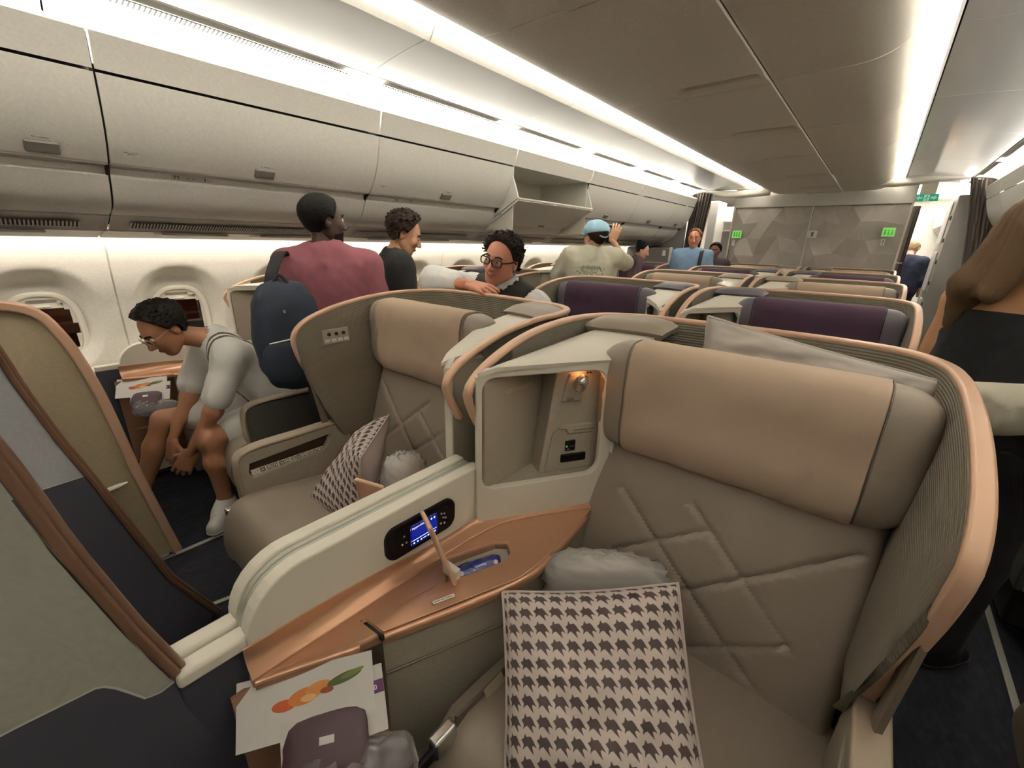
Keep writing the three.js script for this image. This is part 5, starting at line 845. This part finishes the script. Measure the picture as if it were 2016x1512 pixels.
  for (const k of ['L', 'R']) { const a = J['an' + k], b = J['to' + k]; const so = [cap(add(a, [0, -0.028 * s, 0]), add(b, [0, -0.006, 0]), 0.040 * s, 0.036 * s), cap(add(a, [0, 0.0, 0]), mix(a, b, 0.4), 0.044 * s, 0.042 * s)]; const g = meshOf(so, 0.03, 0.004, 0.008, (d, x, y, z) => Math.max(d, FL + 0.002 - y, y - a[1] - 0.03 * s)); const sh = part('shoe', g, paint(o.shoe || 0x1a1a1a, 0.5), t); part('sole', meshOf(so, 0.03, 0.009, 0.008, (d, x, y, z) => Math.max(d, FL + 0.001 - y, y - FL - 0.026)), paint(o.sole || 0x2a2a2a, 0.7), sh); if (o.laces) for (let i = 0; i < 4; i++) { const q = mix(a, b, 0.35 + 0.14 * i), dx = V(b[0] - a[0], 0, b[2] - a[2]).normalize(); part('lace', tube([[q[0] - dx.z * 0.025, q[1] + 0.030 * s, q[2] + dx.x * 0.025], [q[0], q[1] + 0.042 * s, q[2]], [q[0] + dx.z * 0.025, q[1] + 0.030 * s, q[2] - dx.x * 0.025]], 0.0028, 8, 6), paint(0xf2f0ea, 0.7), sh); } }
  return { t, H, body };
}
// hair shapes: distance in head space
const hairCut = (th, front, nape, rough, fq, ears = 1) => (x, y, z) => {
  const n = rough * (noise(x * fq, y * fq, z * fq) + 0.6 * noise(x * fq * 2.1 + 4, y * fq * 2.1, z * fq * 2.1));
  const top = th * (0.45 + 0.55 * sstep(-0.02, 0.07, y)); const d = headField(x, y, z) - top - n;
  const line = Math.max((z - front) * 0.75 - (y - 0.062) * 0.66, nape - y + Math.max(0, z + 0.02) * 2.4); const ear = ears ? -(Math.hypot(Math.abs(x) - 0.088, y + 0.006, (z + 0.008)) - 0.030) : -9;
  return Math.max(d, line, ear);
};
const toCam = (x, z) => { const dx = 0.786 - x, dz = -z, l = Math.hypot(dx, dz); return [dx / l, dz / l]; };
// facing as a yaw: a along the line to the camera, b to the right of the picture
const face = (x, z, a, b) => { const [cx, cz] = toCam(x, z), rx = cz, rz = -cx; return Math.atan2(cx * a + rx * b, cz * a + rz * b); };

// A: seated man in white
{
  const J = { s: 0.95, pel: [-1.78, 0.68, -0.93], nb: [-1.775, 1.085, -0.665], hd: [-1.795, 1.160, -0.475], shL: [-1.60, 1.025, -0.675], shR: [-1.945, 1.03, -0.66], elL: [-1.575, 0.77, -0.545], elR: [-1.925, 0.765, -0.535], wrL: [-1.655, 0.555, -0.435], wrR: [-1.865, 0.565, -0.41], hpL: [-1.69, 0.665, -0.92], hpR: [-1.87, 0.665, -0.92], knL: [-1.585, 0.625, -0.515], knR: [-1.97, 0.65, -0.41], anL: [-1.605, 0.255, -0.525], anR: [-2.0, 0.25, -0.24], toL: [-1.50, 0.195, -0.43], toR: [-1.99, 0.195, -0.11] };
  person('man in a white striped outfit bending forward on the window seat', J, { head: [0.22, 0.62, 0.05], skin: 0x9a6a4c, face: true, brow: 0x17120e, down: 0.003, glasses: 0xb9a58a, gr: 0.0018, hair: { color: 0x16120f, f: hairCut(0.026, 0.052, -0.052, 0.007, 60), hi: [0.12, 0.17, 0.16] }, shirt: { color: 0xeeede6, sleeve: 0.74, bag: 0.017, hem: 0.02, cell: 0.009, stripes: [[[-1.655, 1.0, -0.8, -0.5], [1, 0, 0], 0.010], [[-1.69, 1.0, -0.8, -0.5], [1, 0, 0], 0.008]], label: 'white knit shirt with dark stripes' }, pants: { name: 'shorts', color: 0xebeae2, len: 0.72 }, handL: [[-0.30, -0.85, 0.45], [0.8, 0, 0.5], 1, 0.9], handR: [[0.1, -0.95, 0.25], [0.3, 0.2, 0.9], -1, 0.8], shoe: 0xdedcd4, sole: 0xc9c5ba, laces: true, cell: 0.010 });
}
// B: man in the maroon shirt
{
  const x = -1.32, z = -1.09, J = stand(x, z, face(x, z, -0.92, 0.25), 1.66, { wide: 1.04 });
  J.shL[1] -= 0.025; J.shR[1] -= 0.025; J.hd = [x + 0.0, 1.672, z + 0.0]; const y = face(x, z, -0.42, 0.9);
  person('tall man in a maroon T-shirt standing in the aisle with his back turned', J, { head: [y, 0.02, 0], skin: 0x3d2a20, beard: 0x0d0a08, face: true, brow: 0x0d0a08, lip: 0x4c302a, hair: { color: 0x100d0b, f: hairCut(0.011, 0.058, -0.075, 0.0025, 120) }, shirt: { color: 0x804a53, sleeve: 0.85, bag: 0.022, hem: 0.1, seed: 3, cell: 0.009, label: 'maroon T-shirt' }, pants: { color: 0x17171b, len: 1.9 }, handL: [[0, -1, 0.1], [-0.7, 0, 0.5], 1, 0.5], handR: [[0, -1, 0.1], [0.7, 0, -0.5], -1, 0.5] });
  // his backpack
  const b = thing('backpack', 'dark navy backpack hanging from the left shoulder of the man in maroon', 'backpack'); const bc = [-1.235, 0, -0.80];
  const f = (X, Y, Z) => { const [cx, cz] = toCam(-1.2, -0.8), dx = X + 1.225, dz = Z + 0.815, u = dx * cz - dz * cx, w = dx * cx + dz * cz, v = Y - 1.165; return (superE(u / 0.145, superE(v / 0.255, w / 0.085, 2.6), 2.6) - 1) * 0.085 + 0.004 * noise(X * 20, Y * 20, Z * 20); };
  const nv = std({ color: 0x1f2836, roughness: 0.75, bump: clothT, bs: 0.0006 });
  part('main_bag', nets(f, [-1.45, 0.85, -1.05], [-1.02, 1.48, -0.55], 0.011), nv, b);
  const f2 = (X, Y, Z) => { const [cx, cz] = toCam(-1.2, -0.8), dx = X + 1.18, dz = Z + 0.79, u = dx * cz - dz * cx, w = dx * cx + dz * cz, v = Y - 1.06; return (superE(u / 0.112, superE(v / 0.105, w / 0.05, 3), 3) - 1) * 0.05; };
  part('front_pocket', nets(f2, [-1.4, 0.9, -1.0], [-0.98, 1.24, -0.55], 0.010), nv, b);
  const pk = (u, v, w) => { const [cx, cz] = toCam(-1.2, -0.8); return [-1.2 + u * cz + w * cx, v, -0.8 - u * cx + w * cz]; };
  part('zip', tube([pk(-0.075, 1.155, 0.072), pk(0, 1.17, 0.085), pk(0.075, 1.185, 0.075)], 0.004, 14, 6), M.silver, b); part('emblem', box(0.016, 0.012, 0.006, ...pk(0.0, 1.29, 0.062), 0.002), M.silver, b);
  part('strap', sweep(curve([pk(-0.05, 1.36, -0.02), pk(-0.03, 1.44, -0.03), pk(0.01, 1.52, -0.1), pk(0.03, 1.525, -0.18), pk(0.03, 1.45, -0.29)], 30), rrect(0.05, 0.012, 0.004, 2), V(0.5, 0.6, 0.5)), paint(0x1b1a1c, 0.85), b);
  part('carry_loop', tube([pk(-0.03, 1.405, 0.0), pk(0.0, 1.44, 0.0), pk(0.03, 1.405, 0.0)], 0.007, 12, 6), paint(0x1b1a1c, 0.85), b);
}
// C: young man in black
{
  const x = -1.50, z = -1.62, y = face(x, z, 0.02, 1), J = stand(x, z, face(x, z, -0.2, 1), 1.62); J.hd = [J.hd[0] + 0.035 * Math.sin(y), 1.625, J.hd[2] + 0.035 * Math.cos(y)];
  J.elL = J.P(0.24, 1.12, 0.02); J.wrL = J.P(0.14, 1.08, 0.24); J.elR = J.P(-0.24, 1.10, 0.02); J.wrR = J.P(-0.12, 1.08, 0.26);
  person('young man in a black T-shirt looking down behind the man in maroon', J, { head: [y, 0.42, 0], skin: 0xb98a6c, face: true, brow: 0x241a12, down: 0.004, hair: { color: 0x2a2019, f: hairCut(0.030, 0.056, -0.06, 0.012, 55), hi: [0.13, 0.18, 0.16] }, shirt: { color: 0x1b1c1c, sleeve: 0.8, bag: 0.016, hem: 0.1, seed: 5 }, pants: { color: 0x25262c, len: 1.9 }, handL: [J.P(-0.3, 0.1, 0.9).map((v, i) => v - J.P(0, 0, 0)[i]), [0, 0.8, -0.2], 1, 0.9], handR: [J.P(0.3, 0.1, 0.9).map((v, i) => v - J.P(0, 0, 0)[i]), [0, 0.8, -0.2], -1, 0.9] });
  const p = J.P(0.02, 1.12, 0.36), b = thing('passport', 'dark green passport with a white slip in the young man\'s hands', 'passport'); const X = V(...J.P(1, 0, 0.3)).sub(V(...J.P(0, 0, 0))).normalize(), Y = V(0, 1, 0), Z = new THREE.Vector3().crossVectors(X, Y); part('cover', place(new RoundedBoxGeometry(0.10, 0.13, 0.006, 2, 0.002), basis(X, Y, Z, V(...p))), paint(0x14342f, 0.5), b); part('slip', place(new THREE.BoxGeometry(0.07, 0.09, 0.001), basis(X, Y, Z, V(p[0], p[1] + 0.045, p[2]).addScaledVector(Z, 0.005).addScaledVector(X, 0.02))), paint(0xe8e8e4, 0.6), b);
}
// D: man with glasses leaning on the seat shell
{
  const x = -0.735, z = -1.73;
  const J = { s: 0.97, pel: [-0.80, 0.93, -1.90], nb: [-0.735, 1.365, -1.79], hd: [x, 1.505, z], shL: [-0.565, 1.27, -1.83], shR: [-0.965, 1.345, -1.755], elL: [-0.50, 1.03, -1.78], elR: [-1.035, 1.385, -1.535], wrL: [-0.56, 1.00, -1.60], wrR: [-0.735, 1.395, -1.505], hpL: [-0.71, 0.91, -1.89], hpR: [-0.89, 0.91, -1.90], knL: [-0.70, 0.55, -1.78], knR: [-0.90, 0.55, -1.78], anL: [-0.70, 0.235, -1.84], anR: [-0.90, 0.235, -1.84], toL: [-0.69, 0.19, -1.71], toR: [-0.91, 0.19, -1.71] };
  person('smiling man with black glasses in a white shirt leaning over the seat', J, { head: [face(x, z, 0.86, -0.5), 0.10, -0.24], skin: 0xb97c62, face: true, brow: 0x2b211a, lip: 0x9c5a50, smile: 1, gaze: -0.002, glasses: 0x121113, gr: 0.0036, headS: 1.06, hair: { color: 0x2a241d, f: hairCut(0.022, 0.046, -0.06, 0.016, 75), hi: [0.13, 0.17, 0.15] }, shirt: { color: 0xf0f0ee, sleeve: 1.5, arm: 0.016, bag: 0.016, hem: 0.06, seed: 9, cell: 0.008, collar: 0xe6e7e4 }, vest: 0x26251f, pants: { color: 0x222228, len: 1.9 }, handR: [[0.98, -0.10, 0.06], [0.05, 0.95, 0.3], -1, 0.35], handL: [[-0.3, 0.8, 0.5], [0.3, 0.6, -0.7], 1, 0.4], fine: 0.004, cell: 0.009 });
}
// E: man in the light blue cap
{
  const x = -1.17, z = -3.45, J = stand(x, z, face(x, z, -1, 0.05), 1.66, { wide: 1.12 }); J.hd = [x + 0.01, 1.645, z];
  J.elR = J.P(-0.32, 1.36, 0.14); J.wrR = J.P(-0.17, 1.56, 0.16); J.elL = J.P(0.34, 1.20, 0.06); J.wrL = J.P(0.16, 1.34, 0.26);
  const q = person('man in a cream printed T-shirt and light blue cap taking a photo', J, { head: [face(x, z, -0.75, -0.62), -0.05, 0.06], skin: 0xc79a7c, hair: { color: 0x2c1b13, f: hairCut(0.020, 0.02, -0.105, 0.004, 60), lo: [-0.12, -0.15, -0.15] }, shirt: { color: 0xcfcab6, sleeve: 0.85, bag: 0.024, hem: 0.1, seed: 12, label: 'cream T-shirt' }, pants: { color: 0x5a5448, len: 1.9 }, handR: [[0.15, 0.9, -0.2], [0.5, 0.1, 0.8], -1, 0.8], handL: [[0.3, 0.6, -0.4], [-0.6, 0.2, 0.5], 1, 0.8] });
  const cm = clothM(0x9fc6da), dome = nets((X, Y, Z) => Math.max(headField(X, Y, Z) - 0.024 * sstep(0.0, 0.08, Y) - 0.012, 0.028 - Y - 0.25 * Z, -(Math.hypot(X, Y - 0.045, Z + 0.12) - 0.030)), [-0.12, -0.01, -0.15], [0.12, 0.17, 0.15], 0.005);
  const cp = part('cap', place(dome, q.H), cm, q.t, 'light blue cap'); const br = []; for (let j = 0; j <= 6; j++) { const r = []; for (let i = 0; i <= 14; i++) { const a = lerp(-1.2, 1.2, i / 14), e = j / 6; r.push([Math.sin(a) * (0.078 + 0.004 * e), 0.052 - 0.012 * e - 0.028 * Math.pow(Math.abs(Math.sin(a)), 2), Math.cos(a) * (0.085) + e * 0.075 * Math.cos(a * 0.9)]); } br.push(r); } part('visor', place(slab(br, 0.004), q.H), cm, cp); part('cap_band', place(tube([[-0.045, 0.026, -0.112], [0, 0.016, -0.124], [0.045, 0.026, -0.112]], 0.007, 12, 6), q.H), cm, cp);
  const prT = canvasTex(256, 160, (c) => { c.fillStyle = '#cfcab6'; c.fillRect(0, 0, 256, 160); seedN = 77; for (let i = 0; i < 900; i++) { const X = rnd() * 256, Y = 30 + rnd() * 120, e = Math.abs(X - 128) / 128; if (rnd() < e * e * 0.9) continue; c.fillStyle = ['#7d7f66', '#8f9079', '#9a9c86', '#6c6d58'][(rnd() * 4) | 0]; c.fillRect(X, Y, 3 + rnd() * 9, 2 + rnd() * 5); } c.strokeStyle = '#6c6d58'; c.lineWidth = 5; c.beginPath(); c.moveTo(66, 46); for (let i = 0; i < 40; i++) c.lineTo(66 + i * 4, 36 + 12 * Math.sin(i * 1.7)); c.stroke(); });
  { const n = 24, rows = [], sd = [...['L', 'R'].map((k) => k)]; const f0 = (X, Y, Z) => { let d = 9; const s = J.s, up = V(...J.nb).sub(V(...J.pel)).normalize(); for (const k of ['L', 'R']) { const A = add(mix(J.nb, J['sh' + k], 0.56), [-up.x * 0.085 * s, -up.y * 0.085 * s, -up.z * 0.085 * s]); d = smin(d, capD(cap(A, J['hp' + k], 0.098 * s, 0.108 * s), X, Y, Z), 0.04); d = smin(d, capD(cap(J['sh' + k], J.nb, 0.058 * s, 0.052 * s), X, Y, Z), 0.04); } d = smin(d, capD(cap(mix(J.nb, J.pel, 0.15), J.pel, 0.085 * s, 0.115 * s), X, Y, Z), 0.04); return d - 0.024 - 0.006; };
    for (let j = 0; j <= n; j++) { const r = []; for (let i = 0; i <= n; i++) { let p = J.P(lerp(0.15, -0.13, i / n), lerp(1.37, 1.16, j / n), -0.35), d0 = J.P(0, 0, 1).map((v, k) => v - J.P(0, 0, 0)[k]); for (let k = 0; k < 30; k++) { const d = f0(...p); if (d < 0.0005) break; p = add(p, d0.map((v) => v * d)); } r.push(p); } rows.push(r); }
    const g = loft(rows), u = g.attributes.uv; for (let i = 0; i < u.count; i++) u.setXY(i, (i % (n + 1)) / n, 1 - Math.floor(i / (n + 1)) / n); part('back_print', g, printed(prT, 0.9), q.t, 'faded green lettering print'); }
  const ph = thing('phone', 'dark phone held up by the man in the cap', 'phone'), p = J.P(-0.14, 1.62, 0.24); part('phone_body', place(new RoundedBoxGeometry(0.075, 0.15, 0.009, 2, 0.004), basis(V(...J.P(1, 0, 0)).sub(V(...J.P(0, 0, 0))).normalize(), V(0, 1, 0), V(...J.P(0, 0, 1)).sub(V(...J.P(0, 0, 0))).normalize(), V(...p))), M.black, ph); part('camera_bump', box(0.02, 0.02, 0.01, p[0], p[1] + 0.05, p[2] - 0.01, 0.004), M.black, ph);
}
// F: woman with a bun
{
  const x = -1.84, z = -5.92, y = face(x, z, 0.05, 1), J = stand(x, z, y, 1.52); J.hd = [x + 0.05 * Math.sin(y), 1.525, z + 0.05 * Math.cos(y)];
  person('woman with a dark hair bun looking down near the rear cabinet', J, { cell: 0.013, fine: 0.006, head: [y, 0.35, 0], skin: 0xc39a80, face: true, hair: { color: 0x120f0e, f: (X, Y, Z) => Math.min(hairCut(0.018, 0.05, -0.05, 0.002, 60)(X, Y, Z), Math.hypot(X, Y - 0.09, Z + 0.095) - 0.045), lo: [-0.12, -0.1, -0.17], hi: [0.12, 0.17, 0.14] }, shirt: { color: 0x4a3a3e, sleeve: 1.4, bag: 0.018, seed: 4 }, pants: { color: 0x222226, len: 1.9 } });
}
// G: man in the light blue shirt
{
  const x = -1.22, z = -6.3, y = face(x, z, 1, -0.12), J = stand(x, z, y, 1.665, { wide: 1.12 });
  person('man in a light blue shirt walking up the left aisle', J, { cell: 0.012, fine: 0.0055, head: [y, 0.16, 0], skin: 0xb87a62, face: true, brow: 0x6a4a34, down: 0.004, hair: { color: 0x6b4a34, f: hairCut(0.014, 0.058, -0.04, 0.004, 70) }, shirt: { color: 0x7f9bb8, sleeve: 1.9, bag: 0.014, seed: 6, collar: 0x7f9bb8 }, pants: { color: 0x2c3038, len: 1.9 }, handL: [[0, -1, 0.2], [0.8, 0, 0.2], 1, 0.5], handR: [[0, -1, 0.2], [-0.8, 0, 0.2], -1, 0.5] });
  const b = thing('shoulder_bag', 'black bag strap on the shoulder of the man in light blue', 'bag'); const P = J.P; part('strap', sweep(curve([P(0.12, 1.05, 0.155), P(0.125, 1.25, 0.150), P(0.13, 1.40, 0.11), P(0.13, 1.475, 0.02), P(0.13, 1.44, -0.09), P(0.13, 1.2, -0.15)], 30), rrect(0.05, 0.010, 0.003, 2), V(...P(0, 0, 1)).sub(V(...P(0, 0, 0)))), paint(0x151517, 0.8), b); part('bag_body', place(new RoundedBoxGeometry(0.26, 0.36, 0.12, 3, 0.04), basis(V(...P(1, 0, 0)).sub(V(...P(0, 0, 0))).normalize(), V(0, 1, 0), V(...P(0, 0, 1)).sub(V(...P(0, 0, 0))).normalize(), V(...P(0.08, 1.12, -0.24)))), paint(0x151517, 0.8), b);
}
// H: woman half hidden behind him
{
  const x = -1.14, z = -7.1, y = face(x, z, 1, -0.25), J = stand(x, z, y, 1.50); 
  person('dark haired woman half hidden behind the man in light blue', J, { cell: 0.013, fine: 0.006, head: [y, 0.15, 0], skin: 0x7c5440, face: true, hair: { color: 0x0f0c0b, f: hairCut(0.018, 0.048, -0.09, 0.002, 60, 0), lo: [-0.12, -0.15, -0.15] }, shirt: { color: 0x3a2f33, sleeve: 1.3, bag: 0.016, seed: 8 }, pants: { color: 0x1c1c20, len: 1.9 } });
}
// I: person far down the right aisle
{
  const x = 1.13, z = -9.0, y = Math.PI, J = stand(x, z, y, 1.62); J.hd = [x, 1.63, z - 0.14]; J.nb = [x, 1.50, z - 0.05];
  person('person in a navy top bending over far down the right aisle', J, { cell: 0.014, fine: 0.006, head: [y, 0.6, 0], skin: 0xc39a80, hair: { color: 0x9a8468, f: hairCut(0.02, 0.04, -0.09, 0.004, 50, 0), lo: [-0.12, -0.15, -0.15] }, shirt: { color: 0x1b2036, sleeve: 1.2, bag: 0.018, seed: 2, collar: 0xa8878c }, pants: { color: 0x15161c, len: 1.9 } });
}
// J: woman in black close on the right
{
  const x = 1.175, z = -1.95, y = face(x, z, -1, 0.35), J = stand(x, z, y, 1.62, { wide: 0.95 }); J.hd = [x - 0.03, 1.655, z]; J.nb = [x, 1.51, z];
  J.elL = J.P(0.235, 1.10, 0.0); J.wrL = J.P(0.15, 1.10, 0.24); J.elR = J.P(-0.235, 1.10, 0.0); J.wrR = J.P(-0.1, 1.1, 0.26);
  const w = V(...J.P(1, 0, 0)).sub(V(...J.P(0, 0, 0)));
  person('woman with long brown hair in a black sleeveless top at the right edge', J, { head: [y, 0.1, 0.1], skin: 0xb4855f, hair: { color: 0x54422f, f: (X, Y, Z) => { let d = hairCut(0.022, 0.035, -0.12, 0.002, 50, 0)(X, Y, Z); const n = 0.004 * noise(X * 70, Y * 8, Z * 70); for (const c of [[0.05, 0.02, -0.05, 0.085, -0.17, -0.07, 0.05, 0.05], [0.085, -0.17, -0.07, 0.10, -0.30, -0.03, 0.05, 0.022], [0.0, 0.0, -0.08, 0.01, -0.19, -0.11, 0.055, 0.03], [0.09, 0.0, -0.02, 0.125, -0.19, -0.02, 0.035, 0.03]]) d = smin(d, capD(c, X, Y, Z), 0.03); return d + n; }, lo: [-0.12, -0.36, -0.18], hi: [0.19, 0.15, 0.13] }, shirt: { name: 'top', color: 0x111114, sleeve: 0.05, bag: 0.012, seed: 7, cell: 0.008, cut: (X, Y, Z) => { const a = V(X - J.shL[0], Y - J.shL[1], Z - J.shL[2]), b = V(X - J.shR[0], Y - J.shR[1], Z - J.shR[2]); return Math.max(-(a.length() - 0.105), -(b.length() - 0.105), (Y - 1.435)); } }, pants: { color: 0x101014, len: 1.9 }, handL: [[-0.3, 0.1, -0.9], [0, 0.9, 0], 1, 0.8], handR: [[-0.1, 0.1, -0.9], [0, 0.9, 0], -1, 0.8] });
  // pale jacket over her arm
  const rows = []; for (let j = 0; j <= 30; j++) { const v = j / 30, r = []; for (let i = 0; i <= 44; i++) { const a = 2 * Math.PI * i / 44, e = Math.sqrt(Math.max(0.02, 1 - Math.pow(2 * v - 1, 8))), dn = Math.sin(a) < 0 ? 1.5 + 0.5 * noise(v * 5, 1, 2) : 1, f = 0.016 * noise(v * 11, Math.sin(a) * 1.2, 2) + 0.010 * Math.sin(v * 26 + Math.sin(a) * 2); r.push([1.20 + (v - 0.5) * 0.36, 1.245 - 0.06 * (1 - v) + 0.055 * e * dn * Math.sin(a) + 0.012 * noise(v * 6, a * 0.7, 2), -1.72 + (0.05 * e + f) * Math.cos(a)]); } rows.push(r); }
  const jk = thing('jacket', 'cream jacket carried by the woman in black', 'jacket'); part('folded_cloth', loft(rows), clothM(0xcfc9b6), jk);
}
// ---------------------------------------------------------------- rest every thing on its own base, shadows on
scene.updateMatrixWorld(true);
for (const o of scene.children) {
  if (!o.userData.category || o.position.lengthSq() > 0) continue;
  const b = new THREE.Box3().setFromObject(o), c = V((b.min.x + b.max.x) / 2, b.min.y, (b.min.z + b.max.z) / 2);
  if (o.isMesh) o.geometry.translate(-c.x, -c.y, -c.z); else for (const k of o.children) k.position.sub(c);
  o.position.copy(c);
}
scene.traverse((o) => { if (o.isMesh) { o.castShadow = true; o.receiveShadow = true; } });
renderer.render(scene, camera);
